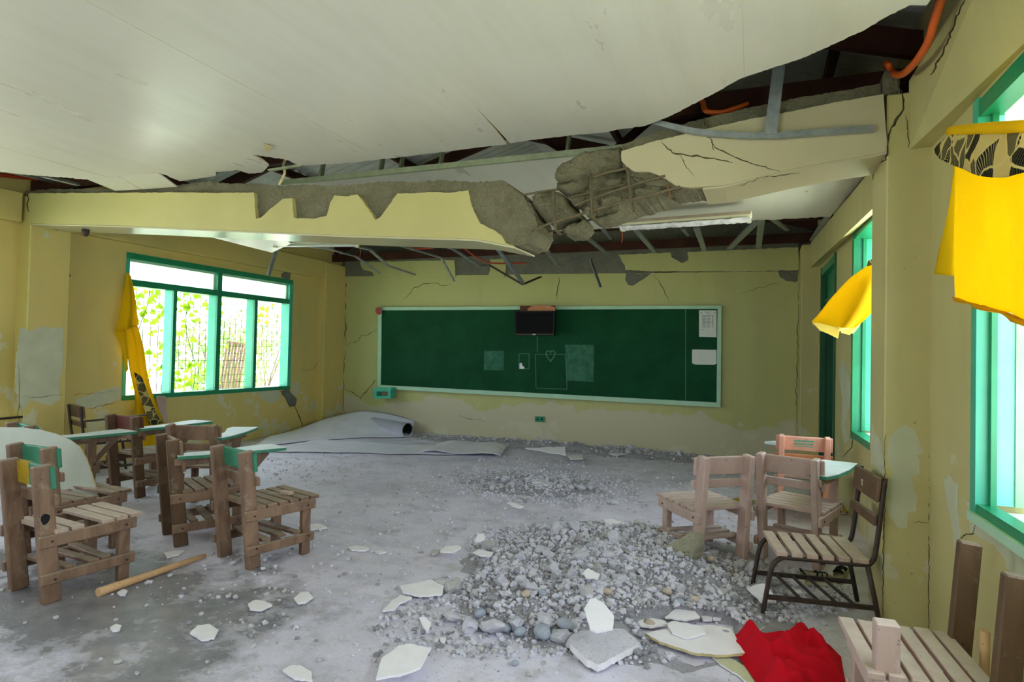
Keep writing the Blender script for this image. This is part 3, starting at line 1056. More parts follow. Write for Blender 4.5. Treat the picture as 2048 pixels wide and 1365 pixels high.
# steel edge channel of the far ceiling
frame = empty('ceiling_frame', (0, 0, 0), 0, 'bent galvanised steel furring hanging where the ceiling fell', None, None, 'structure')
bm = B()
bar(bm, (-3.7, 4.03, CZ + .012), (.7, 4.03, CZ + .012), .03, .04)
link('edge_channel', bm, 'steel_gr', frame)
bm = B()
pl = [(538, 342), (607, 331)]
bar(bm, fc(538, 341), fc(606, 331), .03, .012)
link('edge_channel', bm, 'steel_gr', frame)
for (x, y) in ((640, 345), (800, 330), (880, 322), (1134, 300), (760, 335)):
    bm = B()
    p = onB(x, y, .42)
    p.z = CZ + .03
    bar(bm, p, p + Vector((.03, .1, .55)), .04, .02, 0, (1, 0, 0))
    link('hanger_strut', bm, 'steel_gr', frame)
# wall angle and stud at the curtain side
bm = B()
pts = [onB(x, y, -.05) for x, y in [(1310, 244), (1350, 254), (1387, 262), (1430, 267), (1500, 271), (1560, 270), (1640, 264), (1750, 256)]]
for p, q in zip(pts, pts[1:]):
    bar(bm, p, q, .005, .032, 0, (0, 0, 1))
    bar(bm, p + Vector((0, .012, -.015)), q + Vector((0, .012, -.015)), .03, .003, 0, (0, 0, 1))
link('edge_channel', bm, 'steel', frame)
bm = B()
a, b = onB(1558, 132, -.08), onB(1541, 268, -.06)
for w_, of in ((.055, 0),):
    bar(bm, a, b, .06, .004, 0, (0, 1, 0))
    bar(bm, a + Vector((.03, .015, 0)), b + Vector((.03, .015, 0)), .004, .03, 0, (0, 1, 0))
    bar(bm, a + Vector((-.03, .015, 0)), b + Vector((-.03, .015, 0)), .004, .03, 0, (0, 1, 0))
link('furring_channel', bm, 'steel', frame)


def furring(pts, wd=.045, mat='steel', hgt=.02):
    bm = B()
    for p, q in zip(pts, pts[1:]):
        bar(bm, p, q, wd, .004, 0)
        d = (q - p).normalized()
        s = d.cross(Vector((0, 0, 1))).normalized() * (wd / 2)
        up = s.cross(d).normalized() * (hgt / 2)
        bar(bm, p + s + up, q + s + up, .004, hgt, 0)
        bar(bm, p - s + up, q - s + up, .004, hgt, 0)
    link('furring_channel', bm, mat, frame)


zf = lambda x, y: atZ(x, y, 2.74)
yf = lambda x, y, Y=8.3: atY(x, y, Y)
furring([zf(556, 492), atX(538, 551, -6.2)], .05)
furring([zf(600, 492), atZ(660, 500, 2.70), yf(710, 514, 8.0), yf(760, 548, 8.4)])
furring([zf(700, 492), zf(740, 501), yf(776, 533, 8.0), yf(830, 551, 8.5)])
furring([zf(770, 484), yf(882, 517, 8.2), yf(908, 564, 8.45)], .03)
furring([zf(870, 486), zf(906, 500), yf(959, 533, 8.1), yf(979, 531, 8.5)])
furring([yf(979, 532, 8.5), yf(1044, 570, 8.2)], .03, 'iron')
furring([zf(985, 486), yf(1046, 568, 8.1)], .055)
furring([yf(1047, 570, 8.15), yf(1082, 555, 8.6)], .03, 'iron')
furring([zf(1066, 468), zf(1082, 488), yf(1117, 535, 8.4)], .055)
furring([yf(1124, 534, 8.4), yf(1176, 515, 8.75)], .03)
furring([yf(1180, 519, 8.7), yf(1200, 575, 8.5)], .035)
furring([zf(1150, 458), yf(1216, 511, 8.5)], .055)
furring([zf(1205, 459), yf(1222, 480, 8.4)], .04)
furring([zf(1272, 462), yf(1311, 507, 8.6)], .06)
furring([zf(1366, 460), yf(1377, 473, 8.4)], .04)
furring([zf(1392, 456), yf(1409, 502, 8.6)], .06)
furring([zf(1516, 442), yf(1459, 499, 8.6)], .07)
furring([zf(1523, 440), yf(1517, 496, 8.6)], .065)
furring([zf(1545, 440), yf(1575, 462, 8.3)], .05)
furring([zf(1656, 434), yf(1624, 482, 8.5)], .05)
furring([atX(0, 348, -6.3) + Vector((0, -.1, .03)), atX(110, 372, -6.45) + Vector((0, 0, .03))], .06)
furring([atZ(85, 354, 2.76), atZ(155, 371, 2.8)], .05)

# ------------------------------------------------------------------ roof space
roof = empty('roof', (0, 0, 0), 0, 'dark corrugated roof on red-brown timbers above the torn ceiling', None, None, 'structure')
bm = B()
def corr(x0, z0, x1, z1, ya, yb_):
    n = int((yb_ - ya) / .038)
    prev = None
    for i in range(n + 1):
        y = ya + (yb_ - ya) * i / n
        dz = .012 * math.sin(i * math.pi / 2 + .3)
        cur = (bm.verts.new((x0, y, z0 + dz)), bm.verts.new((x1, y, z1 + dz)), bm.verts.new((x1, y, z1 + dz + .02)), bm.verts.new((x0, y, z0 + dz + .02)))
        if prev:
            for k in range(4):
                bm.faces.new((prev[k], cur[k], cur[(k + 1) % 4], prev[(k + 1) % 4]))
        prev = cur
corr(1.9, 2.98, -2.95, 4.35, -3.2, 9.8)
corr(-2.95, 4.35, -7.8, 2.98, -3.2, 9.8)
link('corrugated_sheet', bm, 'roof', roof)
for y in (-1.5, .2, 1.9, 3.85, 5.6, 7.3, 8.75):
    bm = B()
    bar(bm, (.95, y, 3.02), (-2.95, y, 4.22), .05, .14)
    bar(bm, (-6.95, y, 3.02), (-2.95, y, 4.22), .05, .14)
    link('rafter', bm, 'attic_wood', roof)
for x, z in ((.45, 3.30), (-.45, 3.56), (-1.5, 3.88), (-4.4, 3.88), (-5.5, 3.56), (-6.4, 3.28)):
    bm = B()
    bar(bm, (x, -3, z), (x, 9.4, z), .05, .09)
    link('purlin', bm, 'attic_wood', roof)
for y in (3.95, 5.6, 7.3, 8.7):
    bm = B()
    bar(bm, (-6.9, y, 2.92), (.92, y, 2.92), .06, .12)
    link('tie_beam', bm, 'attic_wood', roof)
for y, x0, x1 in ((5.6, -1.2, -2.4), (5.6, -1.6, -.6), (7.3, -1.8, -.9), (3.95, -2.2, -3.2)):
    bm = B()
    bar(bm, (x0, y, 2.95), (x1, y, 3.75), .05, .1, 0, (0, 1, 0))
    link('brace', bm, 'attic_wood', roof)

# ------------------------------------------------------------------ conduits
def conduit(pts, r, mat, label, k=6):
    bm = B()
    tube(bm, smooth_path(pts, k), r, 10)
    return link('conduit', bm, mat, None, label, 'conduit')


u_ = lambda x, y, u=-.17: onR(x, y, u)
conduit([u_(1900, -60), u_(1882, 0), u_(1868, 45), u_(1858, 80), u_(1840, 112), u_(1818, 138), u_(1800, 150), u_(1784, 144), u_(1776, 128, -.2), atY(1768, 130, 4.0)], .017, 'conduit', 'thick orange conduit curving out of the ceiling gap over the pillar')
conduit([onB(1397, 192, .2), onB(1406, 205, .2), onB(1412, 222, .1), onB(1440, 225, .12), onB(1470, 217, .12), onB(1495, 208, .18)], .015, 'conduit', 'short orange conduit lying on top of the beam near the steel stud')
conduit([atY(920, 486, 8.3), atY(936, 503, 8.35), atY(962, 520, 8.4), atY(990, 527, 8.45), atY(1052, 526, 8.6)], .012, 'conduit_red', 'red conduit drooping in front of bare concrete above the board')
conduit([atY(780, 486, 7.8), atY(808, 494, 7.9), atY(840, 498, 8.0), atY(868, 495, 8.0), atY(882, 489, 8.0)], .012, 'conduit_red', 'red conduit loop showing under the beam near the lamp batten')
conduit([atZ(0, 350, 2.95), atZ(50, 355, 2.98), atZ(100, 362, 3.0), atZ(150, 372, 3.02)], .02, 'conduit_red', 'red-orange conduit in the ceiling gap over the ochre pillar')

# ------------------------------------------------------------------ windows and door
def yz_bar(bm, x0, x1, ya, yb_, za, zb, skew=False, bev=.003):
    v = box(bm, ((x0 + x1) / 2, (ya + yb_) / 2, (za + zb) / 2), (abs(x1 - x0), yb_ - ya, zb - za), None, 0, 0)
    if skew:
        for q in v:
            q.co.x += -.0165 * (q.co.y - 3.65)


w1 = empty('window_1', (0, 0, 0), 0, 'wide green framed window with four tall lights and two top panes', None, None, 'structure')
xo, xi = XL - .15, XL + .012
def part(name, mat, parent, *a, skew=False):
    bm = B()
    yz_bar(bm, *a, skew=skew)
    return link(name, bm, mat, parent)


def ypx(px, py): return atX(px, py, XL).y


ya, yb2, za, zb = W1
part('frame_head', 'green', w1, xo, xi, ya, yb2, zb - .07, zb)
part('frame_sill', 'green', w1, xo, xi, ya, yb2, za, za + .055)
part('frame_jamb', 'teal', w1, xo, xi, ya, ya + .04, za + .055, zb - .07)
part('frame_jamb', 'teal', w1, xo, xi, yb2 - .07, yb2, za + .055, zb - .07)
ZTR = 2.09
part('transom_bar', 'green', w1, xo, xi, ya + .04, yb2 - .07, ZTR - .05, ZTR + .025)
yc = ypx(436, 660)
part('mullion', 'green', w1, XL - .02, xi + .002, yc - .035, yc + .035, za + .055, zb - .07)
part('mullion_cheek', 'teal', w1, xo, XL - .02, yc - .035, yc + .03, za + .055, zb - .07)
for px, py in ((347, 680), (509, 690)):
    y = ypx(px, py)
    part('mullion', 'green', w1, XL - .02, xi, y - .025, y + .025, za + .055, ZTR - .05)
    part('mullion_cheek', 'teal', w1, xo, XL - .02, y - .025, y + .02, za + .055, ZTR - .05)
for a, b in ((ya + .04, yc - .035), (yc + .035, yb2 - .07)):
    part('glass_pane', 'glass', w1, XL - .06, XL - .055, a, b, ZTR + .025, zb - .07)
    bm = B()
    yz_bar(bm, XL - .075, XL - .04, a, b, zb - .095, zb - .07)
    yz_bar(bm, XL - .075, XL - .04, b - .02, b, ZTR + .025, zb - .095)
    link('sash_bead', bm, 'teal_pale', w1)

w0 = empty('window_4', (0, 0, 0), 0, 'green framed window further along the ochre wall, nearer the viewer', None, None, 'structure')
part('frame_head', 'green', w0, xo, xi, W0[0], W0[1], 2.36, 2.425)
part('frame_sill', 'green', w0, xo, xi, W0[0], W0[1], .70, .755)
for y in (.12, .9, 1.7, 2.5, 3.28):
    part('mullion', 'teal', w0, xo, xi, y - .025, y + .025, .755, 2.36)

# window on the right, near
w2 = empty('window_2', (0, 0, 0), 0, 'sea green framed window behind the large yellow curtain', None, None, 'structure')
part('frame_jamb', 'teal', w2, .815, .86, 2.955, 3.015, .72, 2.42, skew=True)
part('frame_strip', 'green', w2, .858, .878, 2.93, 3.0, .79, 2.36, skew=True)
part('jamb_lining', 'teal_sunlit', w2, .878, .945, 2.962, 3.0, .79, 2.36, skew=True)
part('jamb_strip', 'mint_dull', w2, .945, .975, 2.955, 3.0, .79, 2.36, skew=True)
part('jamb_lining', 'green_mid', w2, .975, 1.40, 2.962, 3.0, .79, 2.36, skew=True)
part('frame_head', 'green', w2, .82, .99, -.3, 2.97, 2.34, 2.41, skew=True)
part('frame_sill', 'green', w2, .82, .88, -.3, 2.97, .74, .79, skew=True)
part('sill_ledge', 'white', w2, .88, 1.1, -.3, 2.97, .74, .765, skew=True)
part('sill_lip', 'teal_pale', w2, .80, .825, -.3, 3.0, .72, .755, skew=True)
for y in (2.1, 1.2, .3):
    part('mullion', 'green', w2, .858, .93, y - .03, y + .03, .79, 2.34, skew=True)
part('transom_bar', 'green', w2, .86, .93, -.3, 2.95, 2.05, 2.10, skew=True)
for a, b in ((2.13, 2.93), (1.23, 2.07), (.33, 1.17)):
    part('glass_pane', 'glass', w2, .895, .90, a, b, 2.10, 2.34, skew=True)

w3 = empty('window_3', (0, 0, 0), 0, 'green framed window half hidden by the cracked pillar', None, None, 'structure')
part('frame_jamb', 'green', w3, .815, .86, 5.87, 5.95, .69, 2.45, skew=True)
part('jamb_lining', 'teal', w3, .86, 1.05, 5.89, 5.93, .76, 2.40, skew=True)
part('jamb_strip', 'green', w3, .885, .91, 5.86, 5.9, .76, 2.40, skew=True)
part('frame_head', 'green', w3, .82, .99, 4.35, 5.9, 2.38, 2.45, skew=True)
part('frame_sill', 'green', w3, .815, .90, 4.35, 5.9, .70, .755, skew=True)
part('sill_ledge', 'white', w3, .90, 1.05, 4.35, 5.9, .73, .745, skew=True)
part('mullion', 'green', w3, .86, .93, 5.08, 5.14, .755, 2.38, skew=True)
part('transom_bar', 'teal', w3, .86, .93, 4.35, 5.87, 2.05, 2.09, skew=True)

d1 = empty('door_1', (0, 0, 0), 0, 'dark green doorway beside the corner pillar', None, None, 'structure')
part('door_jamb', 'green_dk', d1, .815, .87, 8.15, 8.23, 0, 2.45, skew=True)
part('jamb_lining', 'green_dk', d1, .87, 1.04, 8.17, 8.23, 0, 2.42, skew=True)
part('door_head', 'green', d1, .82, 1.0, 7.02, 8.17, 2.36, 2.44, skew=True)
part('door_jamb', 'green_dk', d1, .815, .87, 6.98, 7.05, 0, 2.45, skew=True)
part('transom_bar', 'green', d1, .86, .93, 7.05, 8.17, 2.02, 2.07, skew=True)
part('transom_panel', 'green', d1, .885, .90, 7.05, 8.17, 2.07, 2.36, skew=True)
part('added_door_leaf', 'green_dk', d1, .99, 1.03, 7.03, 8.19, 0, 2.42, skew=True)  # closed leaf, added to keep daylight out of the doorway

# ------------------------------------------------------------------ outside
bm = B()
box(bm, (-13, 4, -.5), (60, 60, .1))
link('ground', bm, 'outground', kind='structure', label='pale sunlit yard outside the windows')
# wire mesh outside the wide window
wm = empty('wire_mesh', (-7.45, 6.5, -.45), 0, 'square wire mesh outside the wide green window', 'wire fence')
bm = B()
for i in range(34):
    y = -1.8 + i * .11
    bar(bm, (0, y, 0), (0, y, 2.95), .006, .006, 0, (0, 1, 0))
link('upright_wires', bm, 'wire', wm, kind='stuff')
bm = B()
for i in range(27):
    z = .05 + i * .11
    bar(bm, (0, -1.85, z), (0, 1.9, z), .006, .006)
link('cross_wires', bm, 'wire', wm, kind='stuff')
# vine
vn = empty('climbing_vine', (-7.42, 6.0, -.45), 0, 'bright green vine climbing the wire mesh outside the window', 'vine')
leafme = None
bm = B()
ring = [(0, 0, 0), (.28, -.12, .02), (.5, .12, -.03), (.36, .45, 0), (.12, .62, -.03), (0, 1.0, -.08), (-.12, .62, -.03), (-.36, .45, 0), (-.5, .12, -.03), (-.28, -.12, .02)]
c = bm.verts.new((0, .3, .05))
rv = [bm.verts.new(p) for p in ring]
for i in range(len(rv)):
    bm.faces.new((c, rv[i], rv[(i + 1) % len(rv)]))
leafme = bpy.data.meshes.new('leaf')
bm.to_mesh(leafme)
bm.free()
leafme.materials.append(M['leaf'])
r = random.Random(3)
bm = B()
for y0, z1 in ((-.75, 2.6), (-.35, 2.75), (.05, 2.7), (.4, 2.5)):
    tube(bm, smooth_path([(0, y0 + .1 * math.sin(k * 1.3 + y0 * 5), z1 * k / 8) for k in range(9)], 3), .006, 5)
link('stem', bm, 'bush', vn)
cnt = 0
while cnt < 230:
    # clustered where the photograph shows foliage
    px, py = r.uniform(262, 540), r.uniform(575, 800)
    dens = noise.noise(Vector((px * .018, py * .018, 3.1))) + (.35 if py < 650 else 0) - (.5 if px > 440 and py > 650 else 0) - (.3 if px > 470 else 0) + (.15 if px < 430 else 0)
    if dens < r.uniform(-.1, .5):
        continue
    p = atX(px, py, -7.42)
    o = bpy.data.objects.new('leaf', leafme)
    COL.objects.link(o)
    o.parent = vn
    o.location = p - Vector((-7.42, 6.0, -.45)) + Vector((r.uniform(0, .06), 0, 0))
    s = r.uniform(.06, .11)
    o.scale = (s, s, s)
    o.rotation_euler = (r.uniform(1.0, 2.2), r.uniform(-.5, .5), H90 + r.uniform(-.9, .9))
    cnt += 1
# leaning grating
gr = empty('iron_grating', (0, 0, 0), 0, 'brown iron grating leaning outside the window', 'grating')
gx = -8.3
g = lambda x, y: atX(x, y, gx)
bm = B()
bar(bm, g(1453 - 998, 684), g(1491 - 998, 690), .03, .03)
link('top_bar', bm, 'grate', gr)
for k in range(7):
    t = k / 6
    bm = B()
    pa, pb_ = g(455 + 37 * t, 685 + 5 * t), g(438 + 37 * t, 790 - 3 * t)
    pb_ = pa + (pb_ - pa) * ((pa.z + .45) / (pa.z - pb_.z))
    bar(bm, pa, pb_, .03, .02, 0, (1, 0, 0))
    link('grating_bar', bm, 'grate', gr)
# shrubs
def shrub(x, y, h, rad, n, seed, label):
    e = empty('shrub', (x, y, -.45), 0, label, 'shrub')
    r = random.Random(seed)
    bm = B()
    for k in range(5):
        a = r.uniform(0, 6.28)
        tube(bm, [(0, 0, 0), (math.cos(a) * rad * .3, math.sin(a) * rad * .3, h * .5), (math.cos(a) * rad * .6, math.sin(a) * rad * .6, h * .85)], [.03, .02, .008], 5)
    link('stem', bm, 'grate', e)
    bm = B()
    for k in range(n):
        d = Vector((r.gauss(0, 1), r.gauss(0, 1), r.gauss(0, 1))).normalized() * r.random() ** .4
        p = Vector((d.x * rad, d.y * rad, h * .58 + d.z * h * .42))
        s = r.uniform(.08, .16)
        R = Matrix.Rotation(r.uniform(0, 6.28), 3, 'Z') @ Matrix.Rotation(r.uniform(.2, 2.6), 3, 'X')
        q = [bm.verts.new(p + R @ (Vector(v) * s)) for v in ((0, -.6, 0), (.35, 0, .06), (0, .8, 0), (-.35, 0, .06))]
        bm.faces.new(q)
    link('foliage', bm, 'bush', e, kind='stuff')


shrub(-14.5, 13.5, 2.6, 1.5, 900, 1, 'large shrub far outside behind the vine')
shrub(-13.0, 16.5, 2.3, 1.3, 800, 2, 'round shrub far outside beyond the iron grating')
shrub(-17, 18, 3.4, 2.0, 900, 4, 'tall pale shrub furthest outside the window')
shrub(-11.5, 11.0, 1.5, .8, 500, 5, 'low shrub outside between the window mullions')
sh = empty('shed', (-19, 13.5, -.45), 0, 'low white shed with grey roof far outside', 'shed')
bm = B()
box(bm, (0, 0, 1.2), (3, 4, 2.4))
link('shed_wall', bm, 'shed', sh)
bm = B()
prism(bm, [(-1.8, -2.3, 2.3), (1.8, -2.3, 2.3), (0, -2.3, 3.2)], (0, 4.6, 0))
link('shed_roof', bm, 'roof', sh)

# ------------------------------------------------------------------ chalkboard and what hangs on the back wall
YB = 8.83
bd = empty('chalkboard', (-3.2, 8.89, 1.4), 0, 'long green chalkboard in a pale mint frame on the back wall', 'chalkboard')
OB = Vector((-3.2, 8.89, 1.4))


def bpoly(name, px, y, off, mat, parent=bd, base=OB):
    bm = B()
    prism(bm, [atY(a, b, y) - base for a, b in px], (0, off, 0))
    return link(name, bm, mat, parent)


bpoly('writing_panel', [(759, 618), (1441, 614), (1438, 810), (758, 770)], YB + .02, .03, 'board')
bpoly('frame_rail', [(756, 614.5), (1443, 611.5), (1443, 618), (757, 621)], YB, .05, 'teal_pale')
bpoly('frame_rail', [(757, 770.5), (1441, 806), (1441, 815.5), (757, 778)], YB - .03, .08, 'teal_pale')
bpoly('frame_rail', [(756, 614), (763, 614), (761, 772), (754.5, 771)], YB - .001, .05, 'teal_pale')
bpoly('frame_rail', [(1435, 612), (1443, 611.5), (1441, 815), (1433, 812)], YB - .001, .05, 'teal_pale')
bpoly('panel_joint', [(1370.6, 618), (1371.6, 618), (1371.6, 803), (1370.6, 803)], YB + .018, .003, 'chalk')
bpoly('panel_joint', [(1074, 672), (1075, 672), (1075, 706), (1074, 706)], YB + .018, .003, 'chalk')
for pl in ([(968, 702), (1008, 702), (1007, 741), (968, 741)], [(1130, 690), (1188, 690), (1187, 764), (1134, 762)]):
    bpoly('paste_mark', pl, YB + .0185, .002, 'residue')


def outline(name, pl, mat, wd=1.0):
    bm = B()
    for a, b in zip(pl, pl[1:] + pl[:1]):
        L = math.hypot(b[0] - a[0], b[1] - a[1])
        nx, ny = (b[1] - a[1]) / L * wd / 2, -(b[0] - a[0]) / L * wd / 2
        prism(bm, [atY(a[0] + nx, a[1] + ny, YB + .017) - OB, atY(b[0] + nx, b[1] + ny, YB + .017) - OB, atY(b[0] - nx, b[1] - ny, YB + .017) - OB, atY(a[0] - nx, a[1] - ny, YB + .017) - OB], (0, .003, 0))
    return link(name, bm, mat, bd)


outline('tape_outline', [(1071, 709), (1131, 709), (1134, 779), (1072, 777)], 'chalk', .9)
outline('tape_outline', [(1038, 708), (1058, 708), (1058, 738), (1038, 738)], 'chalk', 1.0)
bpoly('glued_scrap', [(1039, 727), (1043, 726), (1045, 732), (1049, 735), (1048, 738), (1039, 738)], YB + .016, .004, 'shard')
hp = []
for k in range(26):
    t = 2 * math.pi * k / 26
    hp.append((1101 + 9.2 * (16 * math.sin(t) ** 3) / 16, 711 - 12.5 * (13 * math.cos(t) - 5 * math.cos(2 * t) - 2 * math.cos(3 * t) - math.cos(4 * t)) / 16))
hh = outline('chalk_heart', hp, 'chalk', 1.6)
hh['label'] = 'small heart drawn in chalk'

pn = bpoly('notice_sheet', [(1398, 621), (1433, 621), (1433, 675), (1398, 674)], YB + .012, .004, 'white', None, Vector())
tag(pn, 'white printed notice sheet with a grey table, taped at the board corner', 'paper')
bm = B()
for yy in list(np.arange(632, 656, 2.2)):
    for xa, xb in ((1404, 1413), (1414, 1421), (1424, 1427)):
        prism(bm, [atY(x, y, YB + .0105) for x, y in ((xa, yy), (xb - r.uniform(0, 2.5) if xa < 1420 else xb, yy), (xb, yy + 1), (xa, yy + 1))], (0, .001, 0))
for xa, xb, yy, hgt in ((1401, 1404, 625, 2.2), (1428, 1431, 624, 2.2), (1409, 1421, 624.2, 1.0), (1413, 1419, 627.5, 1.1), (1404, 1427, 644.5, .8), (1404, 1409, 659, 1.2), (1404, 1427, 631, .6)):
    prism(bm, [atY(x, y, YB + .0105) for x, y in ((xa, yy), (xb, yy), (xb, yy + hgt), (xa, yy + hgt))], (0, .001, 0))
link('printed_table', bm, 'ink', pn)
p2 = bpoly('blank_sheet', [(1384, 700), (1387, 699.5), (1433, 700), (1433, 728), (1429, 730), (1390, 729.5), (1384, 727)], YB + .012, .004, 'white', None, Vector())
tag(p2, 'blank white sheet taped low on the board below the notice', 'paper')

OT = atY(1069, 646, 8.66)
tv = empty('television', OT, 0, 'black flat television hung on the top edge of the chalkboard', 'television')
bpoly('cabinet', [(1029, 622), (1110, 622), (1108, 671), (1030, 671)], 8.60, .07, 'black', tv, OT)
bpoly('screen', [(1032, 625), (1106.5, 625), (1105, 667), (1033, 667)], 8.597, .01, 'screen', tv, OT)
bpoly('bezel_strip', [(1030, 668.6), (1108, 668.6), (1108, 669.6), (1030, 669.6)], 8.596, .006, 'wood_dk', tv, OT)
bpoly('badge', [(1065, 668), (1071, 668), (1071, 670.5), (1065, 670.5)], 8.594, .004, 'steel', tv, OT)
bm = B()
box(bm, (0, .09, .03), (.18, .14, .18))
link('wall_bracket', bm, 'black', tv)
OBR = atY(1080, 618, 8.7)
br = empty('bracket_board', OBR, 0, 'brown plywood box above the television', 'box')
bpoly('front_board', [(1040, 612), (1110, 612), (1110, 623), (1040, 623)], 8.69, .015, 'wood_maroon', br, OBR)
bpoly('top_board', [(1055, 618), (1062, 613), (1080, 610.5), (1100, 612), (1110, 615), (1110, 622), (1055, 622)], 8.66, .02, 'wood_or', br, OBR)
bm = B()
box(bm, (-.02, .09, .0), (.46, .15, .05))
link('shelf', bm, 'wood_dk', br)
ro = empty('ribbon_rosette', (0, 0, 0), 0, 'faded red ribbon rosette on the upper corner of the board', 'decoration')
bm = B()
cpt = atY(757, 622, 8.77)
for k in range(14):
    a = 2 * math.pi * k / 14
    d = Vector((math.cos(a), 0, math.sin(a)))
    q = Vector((-d.z, 0, d.x))
    prism(bm, [cpt + d * .01, cpt + d * .055 + q * .016 + Vector((0, .01 * (k % 3), 0)), cpt + d * .066, cpt + d * .055 - q * .016], (0, .012, 0))
link('ribbon_loops', bm, 'rosette', ro)
bx = empty('chalk_box', (0, 0, 0), 0, 'small sea green open box under the lower corner of the board', 'box')
bm = B()
yq = 8.66
for pl in ([(748, 779), (781, 779), (781, 783.5), (748, 783.5)], [(748, 793), (781, 793), (781, 797.5), (748, 797.5)], [(748, 783), (753, 783), (753, 793), (748, 793)], [(776, 783), (781, 783), (781, 793), (776, 793)]):
    prism(bm, [atY(*p, yq) for p in pl], (0, .17, 0))
link('case', bm, 'teal', bx)
bpoly('back_panel', [(750, 781), (780, 781), (780, 795), (750, 795)], yq + .15, .02, 'wood_pink', bx, Vector())
bpoly('lid', [(747, 776), (782, 776), (783, 779.5), (747, 779.5)], yq - .005, .2, 'teal', bx, Vector())
so = empty('wall_outlet', (0, 0, 0), 0, 'green double wall outlet below the middle of the board', 'outlet')
bpoly('cover_plate', [(1070, 833.5), (1088, 834), (1088, 845), (1070, 844)], 8.875, .025, 'green', so, Vector())
for x in (1074, 1082):
    bpoly('socket_hole', [(x, 837), (x + 2.6, 837), (x + 2.6, 841), (x, 841)], 8.8735, .004, 'black', so, Vector())
lh = empty('lamp_holder', (0, 0, 0), 0, 'grey lamp holder stub on the beam end over the ochre pillar', 'lamp holder')
bm = B()
p0 = onB(171, 455, .15)
tube(bm, [p0 + Vector((0, 0, .03)), p0 + Vector((0, 0, -.0))], [.022, .03], 10)
link('base', bm, 'wood_dk', lh)
bm = B()
tube(bm, [p0, p0 - Vector((0, 0, .03)), p0 - Vector((-.005, 0, .07)), p0 - Vector((-.02, 0, .085))], [.02, .035, .032, .01], 10)
link('socket', bm, 'iron', lh)
sw = empty('light_switch', (0, 0, 0), 0, 'old painted switch box on the ochre wall above the bare patch', 'switch')
bm = B()
prism(bm, [atX(x, y, XL + .02) for x, y in ((136, 541), (143, 542), (143, 557), (136, 556))], (-.03, 0, 0))
link('cover_plate', bm, 'wall_left', sw)
bm = B()
prism(bm, [atX(x, y, XL + .024) for x, y in ((138.5, 549), (141, 549.5), (141, 554), (138.5, 553.5))], (-.006, 0, 0))
link('switch_hole', bm, 'black', sw)

# fluorescent battens
def batten(name, a, b, z, label, film):
    A, Bq = atZ(*a, z), atZ(*b, z)
    d = (Bq - A)
    L = d.length
    e = empty(name, (A + Bq) / 2, math.atan2(d.y, d.x), label, 'lamp')
    bm = B()
    box(bm, (0, 0, .045), (L, .10, .05), None, 0, .006)
    link('housing', bm, 'light_white', e)
    bm = B()
    prism(bm, [(-L / 2, -.11, .03), (-L / 2, -.05, .07), (-L / 2, .05, .07), (-L / 2, .11, .03), (-L / 2, .05, .062), (-L / 2, -.05, .062)], (L, 0, 0))
    link('reflector', bm, 'wood_tan' if film else 'light_white', e)
    for s in (-.0, ):
        bm = B()
        tube(bm, [(-L / 2 + .04, s, 0), (L / 2 - .04, s, 0)], .016, 10)
        link('lamp_tube', bm, 'tube_glass', e)
    for s in (-1, 1):
        bm = B()
        box(bm, (s * (L / 2 - .02), 0, .005), (.03, .04, .06))
        link('end_cap', bm, 'light_white', e)
    if film:
        bm = B()
        n = 40
        prev = None
        rr = random.Random(4)
        for i in range(n + 1):
            x = -L / 2 + L * i / n
            cur = [bm.verts.new((x, y, zz + rr.uniform(-.004, .004))) for y, zz in ((-.06, .012), (-.04, -.012), (0, -.022), (.04, -.012), (.06, .012))]
            if prev:
                for k in range(4):
                    bm.faces.new((prev[k], cur[k], cur[k + 1], prev[k + 1]))
            prev = cur
        link('film_wrap', bm, 'film', e)
    bm = B()
    tube(bm, smooth_path([(-L / 2 if film else L / 2, 0, .02), ((-L / 2 if film else L / 2) + .01, .02, -.06), (-L / 2 if film else L / 2, .03, -.13)], 4), .003, 5)
    link('loose_wire', bm, 'conduit_red', e)
    return e


batten('fluorescent_batten', (547, 492), (718, 491), 2.50, 'white fluorescent batten sagging under the beam toward the window', False)
bm = B()
batten('fluorescent_batten', (1242, 458), (1503, 440), 2.55, 'fluorescent batten wrapped in crumpled film below the far ceiling edge', True)

# ------------------------------------------------------------------ flooring sheets on the back left
def sheet(name, px, zf_, label, cat, seed, n=26):
    """a limp sheet laid out from its outline, zf_(u, v) lifting it off the floor; px = 4 sides' corners in order"""
    bm = B()
    c = [atZ(*p) for p in px]
    G = []
    for i in range(n + 1):
        row = []
        for j in range(n + 1):
            u, v = i / n, j / n
            p = (c[0] * (1 - u) + c[1] * u) * (1 - v) + (c[3] * (1 - u) + c[2] * u) * v
            jj = Vector((noise.noise(Vector((u * 5, v * 5, seed))), noise.noise(Vector((u * 5, v * 5, seed + 9))), 0)) * .05
            p = p + jj
            p.z = zf_(u, v) + .006 * abs(noise.noise(p * 3))
            row.append(bm.verts.new(p))
        G.append(row)
    for i in range(n):
        for j in range(n):
            f = bm.faces.new((G[i][j], G[i + 1][j], G[i + 1][j + 1], G[i][j + 1]))
            f.smooth = True
    ex = bmesh.ops.extrude_face_region(bm, geom=bm.faces[:])
    for g_ in ex['geom']:
        if isinstance(g_, bmesh.types.BMVert):
            g_.co.z += .006
    return link(name, bm, 'mat', None, label, cat)


